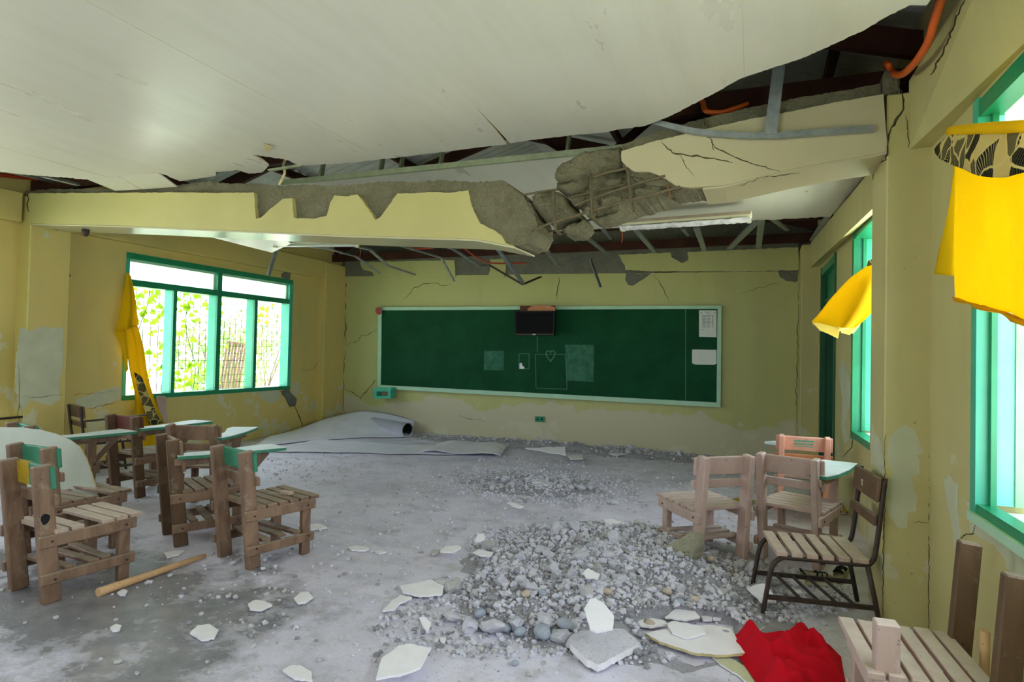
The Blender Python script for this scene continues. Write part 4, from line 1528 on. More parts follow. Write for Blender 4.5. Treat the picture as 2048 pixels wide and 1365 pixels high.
# the large curled sheet: a profile that runs up to a roll against the wall
bm = B()
near = [(500, 900), (560, 891), (620, 884), (680, 880), (735, 877), (790, 877), (822, 875)]
far_xy = [(-6.45, 6.95), (-6.5, 7.5), (-6.45, 8.0), (-6.3, 8.4), (-6.0, 8.62), (-5.6, 8.72), (-5.15, 8.78)]
farz = [.06, .10, .17, .24, .33, .30, .17]
n = 18
G = []
npts = smooth_path([atZ(*p) for p in near], 5)
fpts2 = smooth_path([Vector((x, y, z)) for (x, y), z in zip(far_xy, farz)], 5)
for i, (a, b) in enumerate(zip(npts, fpts2)):
    row = []
    for j in range(n + 1):
        v = j / n
        p = a.lerp(b, v)
        p.z = b.z * v ** 1.6 + .012 + .02 * math.sin(v * 3 + i * .35) * v
        row.append(bm.verts.new(p))
    G.append(row)
for i in range(len(G) - 1):
    for j in range(n):
        f = bm.faces.new((G[i][j], G[i + 1][j], G[i + 1][j + 1], G[i][j + 1]))
        f.smooth = True
ex = bmesh.ops.extrude_face_region(bm, geom=bm.faces[:])
for g_ in ex['geom']:
    if isinstance(g_, bmesh.types.BMVert):
        g_.co.z += .008
mt = link('vinyl_sheet', bm, 'mat', None, 'large grey vinyl flooring sheet curling up in the corner', 'flooring')
# its rolled end, open toward the viewer
pA, pB = Vector((-6.35, 8.66, .22)), Vector((-5.02, 8.36, .112))
ax = (pB - pA).normalized()
sx = ax.cross(Vector((0, 0, 1))).normalized()
sz = sx.cross(ax)
for nm_, r0, r1, a0, a1, mt_, off in (('rolled_edge', .05, .105, -3.6, 2.4, 'mat', 0), ('roll_inside', .045, .092, -2.2, 4.2, 'mat_dark', -.01), ('roll_core', .02, .06, 0, 6.6, 'mat_dark', -.03)):
    bm = B()
    prev = None
    for k in range(25):
        a = a0 + (a1 - a0) * k / 24
        cur = []
        for t in (0, .5, 1):
            q_ = pA.lerp(pB, t) + ax * off + (sx * math.cos(a) * 1.15 + sz * math.sin(a)) * (r0 + (r1 - r0) * t)
            q_.z = max(q_.z, .008)
            cur.append(bm.verts.new(q_))
        if prev:
            for m_ in range(2):
                f = bm.faces.new((prev[m_], prev[m_ + 1], cur[m_ + 1], cur[m_]))
                f.smooth = True
        prev = cur
    bmesh.ops.solidify(bm, geom=bm.faces[:], thickness=.006)
    link(nm_, bm, mt_, mt)
sheet('vinyl_sheet', [(520, 905), (905, 912), (985, 903), (640, 883)], lambda u, v: .012 + .015 * v, 'flat grey vinyl sheet lying in front of the curled one', 'flooring', 2)
sheet('vinyl_sheet', [(835, 908), (1000, 916), (1015, 897), (880, 890)], lambda u, v: .015 + .06 * max(0, math.sin(u * 3.1)) * (.4 + .6 * v) + .02 * math.sin(u * 9), 'small wavy grey vinyl piece near the middle of the back wall', 'flooring', 5)
sheet('vinyl_sheet', [(470, 880), (560, 868), (640, 852), (600, 845)], lambda u, v: .05 + .04 * math.sin(u * 3), 'olive grey vinyl strip along the ochre wall under the cracked corner', 'flooring', 8)

# ------------------------------------------------------------------ wooden armchairs
CW, CD, HS, HB = .34, .40, .383, .72
TAB = [(.125, -.20), (.235, -.22), (.262, -.08), (.268, .18), (.245, .50), (.02, .47), (.03, .33), (.115, .10)]


def wooden_chair(x, y, th, label, wood_='wood', slat='wood', tablet=False, tall_leg=None, back='wood', second='wood', seed=0, group='wooden school armchairs', missing=(), shelf=True, scale=1.0, post='wood', tall_h=.57):
    e = empty('wooden_chair', (x, y, 0), -th, label, 'chair', group)
    e.scale = (scale,) * 3
    r = random.Random(seed)
    j = lambda a=.003: r.uniform(-a, a)
    hw, hd = CW / 2, CD / 2
    for s in (-1, 1):
        bm = B()
        bar(bm, (s * hw, -hd + .035, 0), (s * hw + j(), -hd - .035, HB), .042, .085, 0, (0, 1, 0), .006)
        link('rear_post', bm, post, e)
        bm = B()
        top = HS - .03
        if tall_leg == s or (tablet and s == 1):
            top = tall_h if tall_leg == s else .575
        bar(bm, (s * hw, hd - .01, 0), (s * hw + j(), hd - .01, top), .055 if tall_leg == s else .042, .085 if tall_leg == s else .06, 0, (0, 1, 0), .005)
        link('front_leg', bm, wood_, e)
        bm = B()
        bar(bm, (s * (hw + .032), -hd - .045, HS - .055 + j()), (s * (hw + .032), hd + .04, HS - .052), .024, .062, 0, (0, 0, 1), .004)
        rail = link('seat_rail', bm, wood_, e)
        for yy in (-hd + .01, hd - .02):
            bm = B()
            tube(bm, [(s * (hw + .04), yy, HS - .055), (s * (hw + .0475), yy, HS - .055)], .007, 6)
            link('bolt', bm, 'iron', rail)
        bm = B()
        bar(bm, (s * (hw + .032), -hd - .03, .125 + j(.01)), (s * (hw + .032), hd + .035, .13 + j(.01)), .024, .055, 0, (0, 0, 1), .004)
        rail = link('lower_rail', bm, wood_, e)
        for yy in (-hd + .03, hd - .01):
            bm = B()
            tube(bm, [(s * (hw + .04), yy, .128), (s * (hw + .0475), yy, .128)], .007, 6)
            link('bolt', bm, 'iron', rail)
    ns = 6
    for k in range(ns):
        if k in missing:
            continue
        yy = -hd + .055 + (CD + .0) * k / (ns - 1) * .955
        bm = B()
        box(bm, (j(), yy, HS - .011 + j(.001)), (CW + .085 + j(.006), .062 + j(.003), .022), Matrix.Rotation(j(.012), 3, 'Z'), 0, .003)
        link('seat_slat', bm, slat, e)
    bm = B()
    box(bm, (0, hd + .03, HS - .06), (CW + .02, .022, .06), None, 0, .004)
    link('front_rail', bm, wood_, e)
    bm = B()
    box(bm, (0, -hd - .045 + .055, HB - .068), (CW + .085, .022, .118), Matrix.Rotation(math.radians(5.5), 3, 'X'), 0, .005)
    link('backrest_board', bm, back, e)
    bm = B()
    box(bm, (0, -hd - .028 + .055, .535), (CW + .095, .022, .055), Matrix.Rotation(math.radians(5.5), 3, 'X'), 0, .004)
    link('backrest_rail', bm, second, e)
    if shelf:
        for k in range(3):
            bm = B()
            box(bm, (j(.01), -.1 + .1 * k + j(.012), .165), (CW + .06, .05, .02), Matrix.Rotation(j(.09), 3, 'Z'), 0, .003)
            link('shelf_slat', bm, wood_, e)
    if tablet:
        bm = B()
        prism(bm, [(a, b, .615) for a, b in TAB], (0, 0, .004), 0)
        link('desk_top', bm, 'desk_top', e)
        bm = B()
        prism(bm, [(a, b, .595) for a, b in TAB], (0, 0, .02), 0)
        link('desk_board', bm, 'desk_green', e)
        bm = B()
        bar(bm, (hw + .02, -hd - .03, .57), (hw + .02, hd + .14, .572), .026, .05, 0, (0, 0, 1), .004)
        link('arm_rail', bm, wood_, e)
        bm = B()
        bar(bm, (hw - .01, hd + .02, .40), (hw - .04, hd + .20, .58), .026, .045, 0, (0, 0, 1), .003)
        link('desk_brace', bm, wood_, e)
    return e


cA = wooden_chair(-2.943, 3.141, .282, 'brown wooden chair with empty slatted seat nearest the open floor on the window side', back='desk_green', seed=1)
bm = B()
box(bm, (.06, .12, HS + .012), (.08, .045, .022), Matrix.Rotation(.3, 3, 'Z'), 0, .004)
link('wood_scrap', bm, 'wood_tan', cA)
cB = wooden_chair(-3.642, 3.28, .482, 'brown wooden armchair with green edged desk top beside the chair with the empty seat', tablet=True, seed=2, post='wood_dk')
cE = wooden_chair(-4.257, 3.849, -.40, 'brown wooden armchair with broad plain back, behind the green edged desk top', tablet=True, seed=3)
cC = wooden_chair(-5.185, 4.038, .05, 'brown wooden armchair with maroon back rail near the hanging curtain', tablet=True, seed=4, back='wood_maroon', post='wood_dk')
cL = wooden_chair(-3.531, 2.305, .125, 'large worn wooden chair with yellow and green back rail and a black blot', seed=5, back='desk_green', missing=(2,), slat='wood_tan')
bm = B()
prism(bm, [(.1935, -.215 + a * .021 * (1 + .12 * math.sin(3 * t)), .445 + b * .028 * (1 + .1 * math.sin(3 * t + 1))) for t, a, b in [(k * .5236, math.cos(k * .5236), math.sin(k * .5236)) for k in range(12)]], (.0015, 0, 0))
bl = link('paint_blot', bm, 'black', cL)
bl.location = (-.002, 0, 0)
bl['label'] = 'black paint blot'
for nm, x0_, x1_, mt_ in (('paint_band', -.18, -.02, 'yellow_paint'), ('paint_band', .135, .165, 'yellow_paint')):
    bm = B()
    box(bm, ((x0_ + x1_) / 2, -.19 - .012, HB - .068), (x1_ - x0_, .0246, .119), Matrix.Rotation(math.radians(5.5), 3, 'X'))
    o = link(nm, bm, mt_, cL)
    o.location = (0, .012, 0)
    o['label'] = 'yellow painted band'
cL2 = wooden_chair(-4.10, 2.66, .03, 'wooden chair with green back rail just behind the large worn chair', seed=6, back='desk_green', missing=(3,))
cL3 = wooden_chair(-5.20, 3.25, .22, 'wooden armchair with green rail half hidden behind the leaning white board', tablet=True, seed=7, back='desk_green')
cR1 = wooden_chair(-.296, 4.36, -.675, 'pinkish wooden chair standing in the edge of the rubble pile', 'wood_pink', 'wood_pink', back='wood_pink', second='wood_pink', post='wood_pink', seed=8)
cR2 = wooden_chair(.296, 4.598, .36, 'pinkish wooden armchair with pale sea green desk top beside the pillar', 'wood_pink', 'wood_pink', True, None, 'wood_pink', 'wood_pink', 9, post='wood_pink')
cR3 = wooden_chair(.40, 5.80, .02, 'orange varnished wooden armchair with teal stencilled back near the doorway', 'wood_or', 'wood_tan', False, None, 'wood_or_pale', 'wood_or', 10, post='wood_or_pale')
bm = B()
rs = random.Random(12)
for row, (z, h, x0_, x1_) in enumerate(((.676, .016, -.075, .075), (.652, .014, -.07, .07), (.632, .008, -.07, .065))):
    x = x0_
    while x < x1_:
        w_ = rs.uniform(.005, .010)
        box(bm, (x + w_ / 2, 0, z), (w_, .001, h * rs.uniform(.7, 1)), Matrix.Rotation(0, 3, 'X'))
        x += w_ + rs.uniform(.002, .004)
for v in bm.verts:
    v.co.y = -.2035 - (v.co.z - .652) * .096 + (v.co.y * 1)
st = link('stencil_lettering', bm, 'teal', cR3)
st['label'] = 'rows of teal stencilled lettering, too worn to read'
bm = B()
prism(bm, [(-.30, .05, .60), (-.15, -.06, .60), (-.15, .12, .60), (-.2, .16, .60)], (0, 0, .02))
link('desk_board', bm, 'desk_top', cR3)
cF = wooden_chair(.54, 2.43, -1.64, 'pale slatted wooden chair closest to the viewer beside the red cloth', 'wood_pink', 'wood_pink', False, -1, 'wood_dk', 'wood_dk', 11, post='wood_dk', shelf=True, tall_h=.53)
cF.scale = (1, .8, 1)
for ch in list(cF.children):
    if ch.name.startswith(('backrest_board', 'backrest_rail')):
        bpy.data.objects.remove(ch)

# ------------------------------------------------------------------ steel framed chairs
def steel_chair(x, y, th, label, W=.37, D=.423, hs=.335, hb=.759, slat='wood_tan', arm=False, backm='wood_dk', seed=0):
    e = empty('steel_chair', (x, y, 0), -th, label, 'chair')
    r = random.Random(seed)
    for s in (-1, 1):
        bm = B()
        tube(bm, smooth_path([(s * W / 2, D / 2 + .075, 0), (s * W / 2, D / 2 + .055, .14), (s * W / 2, D / 2 + .03, hs - .07), (s * W / 2, D / 2 - .015, hs - .022), (s * W / 2, D / 2 - .07, hs - .018),
                              (s * W / 2, 0, hs - .018), (s * W / 2, -D / 2 + .03, hs - .018), (s * W / 2, -D / 2 - .015, hs + .0), (s * W / 2, -D / 2 - .032, hs + .06), (s * W / 2, -D / 2 - .05, .55), (s * W / 2, -D / 2 - .071, hb)], 5), .0125, 10)
        link('side_tube', bm, 'iron', e)
        bm = B()
        tube(bm, [(s * W / 2, -D / 2 + .005, hs - .02), (s * W / 2, -D / 2 - .03, .15), (s * W / 2, -D / 2 - .058, 0)], .0125, 10)
        link('rear_leg', bm, 'iron', e)
        bm = B()
        bar(bm, (s * W / 2, D / 2 + .06, .105), (s * W / 2, -D / 2 - .035, .105), .012, .024)
        link('lower_rail', bm, 'iron', e)
    for k in range(4):
        t = .2 + .2 * k
        bm = B()
        yy = D / 2 - D * t
        bar(bm, (-W / 2, yy - .03, .105), (W / 2, yy + .03, .105), .012, .012)
        link('rack_bar', bm, 'iron', e)
    bm = B()
    bar(bm, (-W / 2, 0, hs - .03), (W / 2, 0, hs - .03), .02, .02)
    link('cross_bar', bm, 'iron', e)
    n_ = 6
    for k in range(n_):
        yy = D / 2 - .012 - k * (D - .05) / (n_ - 1)
        bm = B()
        box(bm, (0, yy, hs + .002), (W + .03, .054 if k < n_ - 1 else .075, .024), Matrix.Rotation(r.uniform(-.012, .012), 3, 'Z'), 0, .003)
        link('seat_slat', bm, slat, e)
    for z, h, mt_ in ((hb - .06, .125, backm), (.545, .055, backm)):
        bm = B()
        yb_ = -D / 2 - .05 - (z - .55) * .1 + .022
        box(bm, (0, yb_, z), (W + .015, .02, h), Matrix.Rotation(.1, 3, 'X'), 0, .006)
        link('backrest_board' if h > .1 else 'backrest_rail', bm, mt_, e)
    if arm:
        bm = B()
        bar(bm, (W / 2 + .02, -D / 2 - .05, .585), (W / 2 + .05, D / 2 + .1, .615), .03, .016)
        link('arm_rail', bm, 'iron', e)
    return e


cM = steel_chair(.319, 3.721, -1.713, 'black steel framed chair with pale slatted seat backed against the cracked pillar')
bm = B()
for p in ([(-.01, .71), (.01, .712), (.01, .707), (-.01, .705)], [(.01, .71), (.002, .68), (-.003, .68), (.005, .708)]):
    prism(bm, [(a, -.2475, b) for a, b in p], (0, .003, 0))
nm = link('painted_number', bm, 'light_white', cM)
nm.location = (.02, .007, 0)
nm['label'] = 'small pale painted number seven'
cD = steel_chair(-6.22, 4.36, .30, 'dark steel framed chair with slatted seat against the ochre wall', .36, .40, .375, .73, 'wood_tan', True, 'wood_dk', 3)
arm2 = empty('loose_armrest', (0, 0, 0), 0, 'dark metal armrest bar of a hidden chair at the frame edge by the pillar', 'armrest')
bm = B()
bar(bm, atZ(-40, 842, .62), atZ(46, 834, .62), .035, .02)
link('arm_rail', bm, 'iron', arm2)
bm = B()
p = atZ(-20, 840, .62)
bar(bm, p, p - Vector((0, 0, .62)), .025, .025, 0, (0, 1, 0))
link('leg', bm, 'iron', arm2)

# leaning white board among the chairs
bm = B()
lb = [(-30, 858), (0, 855), (40, 855), (75, 859), (112, 868), (140, 880), (158, 893), (172, 918), (183, 950), (192, 980), (203, 1008), (160, 998), (110, 985), (60, 975), (-30, 968)]
pl0 = Vector((-4.15, 2.82, .40))
pn_ = Vector((-.12, 1, -.30)).normalized()
prism(bm, [plane(x, y, pl0, pn_) for x, y in jag(lb, .6, 9, 300)], pn_ * .012, 0, 1)
link('ceiling_board_piece', bm, ['board_back', 'ceil_edge'], None, 'curved broken white ceiling board leaning on the chairs', 'board')

# plank standing under the window, stick on the floor, loose posts
bm = B()
bar(bm, atX(330, 880, -6.6) , atX(322, 793, -6.74), .11, .03, 0, (1, 0, 0), .004)
o = link('wooden_plank', bm, 'wood_pink', None, 'upright wooden plank leaning below the window next to the curtain', 'plank')
st_ = empty('wooden_stick', (0, 0, 0), 0, 'long pale stick lying on the floor by the chair legs', 'stick')
bm = B()
a, b = atZ(196, 1186, .022), atZ(410, 1112, .02)
tube(bm, [a, a.lerp(b, .35), a.lerp(b, .7), b], [.024, .021, .018, .013], 8)
link('shaft', bm, 'wood_stick', st_)
bm = B()
p = onR(1983, 1290, -.08)
tube(bm, [Vector((p.x - .02, p.y, 0)), onR(1970, 1262, -.1)], [.012, .016], 7)
link('wooden_stick', bm, 'wood_stick', None, 'short stick standing upright by the wall behind the pale chair', 'stick')

# ------------------------------------------------------------------ curtains
def loft(name, rows, mat, parent=None, k=5, thick=.003, wave=0.0, waves=5, nrm=Vector((1, 0, 0)), seed=0, **kw):
    """cloth through rows of points (each row left to right), rippled along nrm"""
    n = max(len(r_) for r_ in rows)
    rows = [smooth_path(r_, k) for r_ in rows]
    m = len(rows[0])
    colsP = [smooth_path([r_[i] for r_ in rows], k) for i in range(m)]
    bm = B()
    G = []
    H = len(colsP[0])
    for i in range(m):
        row = []
        for j in range(H):
            p = colsP[i][j].copy()
            u, v = i / (m - 1), j / (H - 1)
            p += nrm * (wave * (.4 + .6 * v) * math.sin(u * waves * 6.283 + seed + .6 * math.sin(v * 3)) + wave * .5 * noise.noise(Vector((u * 4, v * 3, seed))))
            row.append(bm.verts.new(p))
        G.append(row)
    for i in range(m - 1):
        for j in range(H - 1):
            f = bm.faces.new((G[i][j], G[i + 1][j], G[i + 1][j + 1], G[i][j + 1]))
            f.smooth = True
    bm.normal_update()
    bmesh.ops.solidify(bm, geom=bm.faces[:], thickness=thick)
    return link(name, bm, mat, parent, **kw)


# near curtain on the right with its printed pelmet and rod
uR = -.13
q = lambda x, y, u=uR: onR(x, y, u)
cu = empty('curtain', (0, 0, 0), 0, 'large bright yellow curtain with printed leaf pelmet hanging from a wrapped rod', 'curtain')
loft('curtain_cloth', [[q(1910, 262), q(1960, 258), q(2010, 256), q(2075, 254)], [q(1905, 350), q(1960, 350), q(2010, 350), q(2085, 350)], [q(1903, 450), q(1955, 450), q(2010, 452), q(2095, 460)], [q(1900, 545), q(1955, 548), q(2010, 552), q(2105, 570)], [q(1903, 596), q(1950, 610), q(2010, 626), q(2110, 668)]], 'yellow', cu, 5, .003, .016, 3, RN, 1)
loft('curtain_hem', [[q(1903, 594, uR - .012), q(1950, 608, uR - .012), q(2010, 624, uR - .012), q(2110, 666, uR - .012)], [q(1904, 598, uR - .012), q(1951, 612, uR - .012), q(2011, 628, uR - .012), q(2110, 670, uR - .012)]], 'yellow_hem', cu, 5, .006, .012, 3, RN, 1)
loft('curtain_back_fold', [[q(1912, 300, -.09), q(1930, 300, -.09)], [q(1900, 400, -.09), q(1920, 400, -.09)], [q(1878, 500, -.09), q(1910, 500, -.09)], [q(1867, 548, -.09), q(1910, 553, -.09)]], 'yellow', cu, 4, .003, .006, 1, RN, 2)
loft('pelmet', [[q(1899, 268, uR - .03), q(1940, 268, uR - .04), q(1990, 266, uR - .04), q(2040, 264, uR - .04), q(2080, 262, uR - .04)], [q(1872, 298, uR - .03), q(1930, 305, uR - .05), q(1990, 310, uR - .055), q(2040, 312, uR - .05), q(2085, 305, uR - .04)], [q(1878, 312, uR - .03), q(1920, 338, uR - .05), q(1985, 355, uR - .055), q(2035, 350, uR - .05), q(2090, 330, uR - .04)]], 'batik', cu, 5, .003, .008, 3, RN, 3)
bm = B()
tube(bm, smooth_path([q(1902, 263, uR - .02), q(1960, 258, uR - .035), q(2020, 255, uR - .035), q(2100, 252, uR - .035)], 5), .019, 10)
link('wrapped_rod', bm, 'yellow_ochre', cu)

# curtain blown into the room from the window behind the pillar
cv = empty('curtain', (0, 0, 0), 0, 'smaller yellow curtain blown inward from the window behind the pillar', 'curtain')
Y0 = 4.55
f_ = lambda x, y, d=0.0: atY(x, y, Y0 + d)
loft('curtain_cloth', [[f_(1735, 533, .25), f_(1742, 529, .22), f_(1752, 527, .2)], [f_(1702, 556, .12), f_(1730, 562, -.02), f_(1762, 560, .04)], [f_(1664, 596, .1), f_(1710, 602, -.1), f_(1755, 605, .02)], [f_(1637, 630, .1), f_(1690, 636, -.12), f_(1735, 634, .0)], [f_(1624, 643, .1), f_(1650, 642, -.06), f_(1680, 656, -.14), f_(1710, 654, -.04)][0:1] + [f_(1676, 655, -.14), f_(1711, 655, -.02)]], 'yellow', cv, 6, .003, .014, 2.5, Vector((0, 1, 0)), 1)
loft('curtain_inner_face', [[f_(1738, 531, .3), f_(1752, 529, .28)], [f_(1706, 558, .3), f_(1762, 562, .3)], [f_(1660, 602, .33), f_(1740, 612, .33)], [f_(1632, 640, .33), f_(1720, 650, .33)], [f_(1625, 650, .2), f_(1678, 677, .24), ][0:1] + [f_(1706, 668, .26)]], 'yellow_lit', cv, 6, .003, .008, 1.5, Vector((0, 1, 0)), 2)
loft('curtain_fold', [[f_(1624, 644, .1), f_(1652, 645, .0), f_(1680, 657, -.1)], [f_(1640, 661, .16), f_(1658, 668, .14), f_(1676, 677, .1)]], 'yellow_lit', cv, 5, .003, .004, 1, Vector((0, 1, 0)), 4)
loft('curtain_fold', [[f_(1680, 657, -.1), f_(1696, 652, .0), f_(1712, 655, .02)], [f_(1682, 665, .1), f_(1692, 668, .1), f_(1699, 670, .1)]], 'yellow_lit', cv, 5, .003, .004, 1, Vector((0, 1, 0)), 6)
loft('printed_knot', [[f_(1737, 524, .22), f_(1752, 517, .2)], [f_(1734, 533, .2), f_(1752, 529, .18)]], 'batik', cv, 4, .01, .004, 1, Vector((0, 1, 0)), 4)

# curtain twisted down from the wide window
ct = empty('curtain', (0, 0, 0), 0, 'ochre yellow curtain twisted down from the corner of the wide window', 'curtain')
xw = lambda x, y, d=0.0: atX(x, y, XL + .08 + d)
loft('curtain_cloth', [[xw(252, 546), xw(257, 546, .02), xw(261, 553)], [xw(246, 585), xw(258, 590, .06), xw(268, 592)], [xw(238, 625), xw(256, 632, .07), xw(273, 632)], [xw(229, 662), xw(250, 660, .08), xw(276, 650)]], 'yellow_ochre', ct, 5, .003, .02, 2, Vector((1, 0, 0)), 1)
loft('curtain_fold', [[xw(230, 662, -.02), xw(250, 659, .0)], [xw(243, 695, -.02), xw(255, 690, .0)], [xw(253, 745, -.02), xw(257, 735, .0)]], 'yellow_ochre', ct, 5, .003, .008, 1, Vector((1, 0, 0)), 5)
loft('curtain_tail', [[xw(250, 655), xw(262, 652, .03), xw(275, 650)], [xw(252, 690), xw(272, 690, .05), xw(288, 698)], [xw(258, 740), xw(280, 740, .05), xw(297, 755)], [xw(268, 790, .04), xw(290, 795, .08), xw(312, 805, .06)], [xw(268, 850, .1), xw(296, 855, .14), xw(330, 850, .1)], [xw(272, 905, .2), xw(300, 912, .22), xw(330, 905, .2)]], 'yellow_ochre', ct, 5, .003, .02, 2.5, Vector((1, 0, 0)), 2)
loft('printed_border', [[xw(268, 745, .12), xw(277, 750, .13), xw(284, 757, .12)], [xw(276, 780, .16), xw(288, 784, .17), xw(297, 790, .16)], [xw(287, 815, .2), xw(300, 820, .21), xw(312, 824, .2)], [xw(299, 850, .24), xw(312, 850, .25), xw(326, 846, .24)]], 'batik', ct, 5, .004, .006, 1, Vector((1, 0, 0)), 3)

# ------------------------------------------------------------------ red cloth
bm = B()
rc_px = [(1447, 1270), (1466, 1262), (1480, 1268), (1487, 1254), (1497, 1250), (1512, 1262), (1535, 1267), (1565, 1268), (1590, 1268), (1601, 1252), (1610, 1252), (1632, 1270), (1660, 1287), (1682, 1310), (1690, 1365), (1660, 1420), (1560, 1430), (1520, 1375), (1490, 1330), (1465, 1295)]
rc = [atZ(*p, .02) for p in rc_px]
poly2 = [(p.x, p.y) for p in rc]
cxm = sum(p[0] for p in poly2) / len(poly2)
cym = sum(p[1] for p in poly2) / len(poly2)
xs = [p[0] for p in poly2]
ys = [p[1] for p in poly2]
RID = []
for pl, rh, rw in (([(1496, 1262), (1515, 1290), (1545, 1330), (1565, 1360)], .10, .07), ([(1606, 1264), (1585, 1290), (1550, 1312)], .10, .06), ([(1606, 1264), (1640, 1295), (1668, 1335)], .09, .06),
                   ([(1462, 1278), (1492, 1320), (1530, 1372)], .06, .05), ([(1540, 1350), (1600, 1338), (1662, 1332)], .08, .05), ([(1560, 1385), (1620, 1362), (1680, 1372)], .09, .06),
                   ([(1478, 1272), (1505, 1300), (1530, 1335)], .05, .04), ([(1578, 1295), (1585, 1320), (1588, 1345)], .07, .04), ([(1615, 1292), (1640, 1292), (1662, 1308)], .05, .035), ([(1530, 1275), (1560, 1282), (1590, 1280)], .05, .04)):
    RID.append(([(q_.x, q_.y) for q_ in (atZ(a, b, .06) for a, b in pl)], rh * .85, rw))


def red_h(x, y):
    d = min(segdist((x, y), poly2) / .12, 1.0)
    p = Vector((x, y, 0))
    h = .012 + d ** .7 * (.025 + .02 * (noise.noise(p * 4 + Vector((9, 2, 1))) + .5))
    for rl, rh, rw in RID:
        e_ = 1e9
        for a, b in zip(rl, rl[1:]):
            L2 = (b[0] - a[0]) ** 2 + (b[1] - a[1]) ** 2
            t = max(0, min(1, ((x - a[0]) * (b[0] - a[0]) + (y - a[1]) * (b[1] - a[1])) / L2))
            e_ = min(e_, math.hypot(x - a[0] - t * (b[0] - a[0]), y - a[1] - t * (b[1] - a[1])))
        k = max(0, 1 - e_ / rw)
        h = max(h, .014 + rh * k ** 1.25) + .12 * rh * k
    return h * (.18 + .82 * min(1, d * 1.6)) + d * (.024 * (1 - abs(noise.noise(p * 10 + Vector((4, 4, 0)))) * 3.4) + .026 * (1 - abs(noise.noise(p * 6 + Vector((1, 8, 0)))) * 3))


inner = []
y = min(ys)
while y < max(ys):
    x = min(xs)
    while x < max(xs):
        if inside((x, y), poly2) and segdist((x, y), poly2) > .008:
            inner.append((x, y))
        x += .013
    y += .013
bd2 = []
for i in range(len(poly2)):
    a, b = poly2[i], poly2[(i + 1) % len(poly2)]
    m_ = max(1, int(math.hypot(b[0] - a[0], b[1] - a[1]) / .015))
    for k in range(m_):
        bd2.append((a[0] + (b[0] - a[0]) * k / m_, a[1] + (b[1] - a[1]) * k / m_))
nb = len(bd2)
res = delaunay_2d_cdt([Vector(p) for p in bd2 + inner], [(i, (i + 1) % nb) for i in range(nb)], [list(range(nb))], 1, 1e-6)
vs = [bm.verts.new((v.x, v.y, red_h(v.x, v.y))) for v in res[0]]
for f in res[2]:
    bm.faces.new([vs[i] for i in f]).smooth = True
for _ in range(2):
    bmesh.ops.smooth_vert(bm, verts=bm.verts[:], factor=.5, use_axis_z=True)
for v in bm.verts:
    v.co.z = max(v.co.z, .006)
bmesh.ops.solidify(bm, geom=bm.faces[:], thickness=-.004)
link('red_cloth', bm, 'red', None, 'crumpled deep red cloth dropped on the floor by the pale chair', 'cloth')

# ------------------------------------------------------------------ boards lying on the floor
def slab(name, px, z, t, mat, label, cat, seed=0, amp=1.2, tilt=None, grp=None, side=None):
    """a flat broken piece: outline on the floor, t thick, optionally tilted (dz per point)"""
    pts = jag(px, amp, 8, seed)
    P_ = [atZ(x, y, z) for x, y in pts]
    if tilt:
        lowp = max(px, key=lambda q_: q_[1])
        P_ = [plane(x, y, atZ(lowp[0], lowp[1], z), (-tilt[0], -tilt[1], 1)) for x, y in pts]
    bm = B()
    prism(bm, P_, (0, 0, t), 0, 1)
    return link(name, bm, [mat, side or 'shard'], None, label, cat, grp)


slab('ceiling_board_piece', [(1290, 1272), (1340, 1262), (1420, 1255), (1462, 1262), (1475, 1285), (1492, 1312), (1440, 1316), (1390, 1312), (1350, 1300), (1320, 1290)], .02, .012, 'shard', 'large pale ceiling board piece lying under the edge of the red cloth', 'board', 1, 1.2, None, None, 'ceil_edge')
slab('ceiling_board_piece', [(1425, 1318), (1462, 1320), (1500, 1345), (1530, 1375), (1510, 1380), (1470, 1350), (1440, 1332)], .004, .008, 'patch', 'narrow olive board strip below the red cloth at the frame bottom', 'board', 2)
slab('ceiling_board_piece', [(1140, 1300), (1150, 1285), (1160, 1275), (1200, 1272), (1245, 1268), (1280, 1300), (1240, 1322), (1196, 1345), (1170, 1332)], .015, .03, 'rubble', 'thick slab with rubble stuck on top and a bare white front edge', 'plaster slab', 3, 1.2)
slab('glass_strip', [(1468, 1232), (1476, 1230), (1530, 1256), (1520, 1262), (1490, 1250)], .02, .006, 'glass', 'thin dusty glass strip beside the steel chair foot', 'glass')

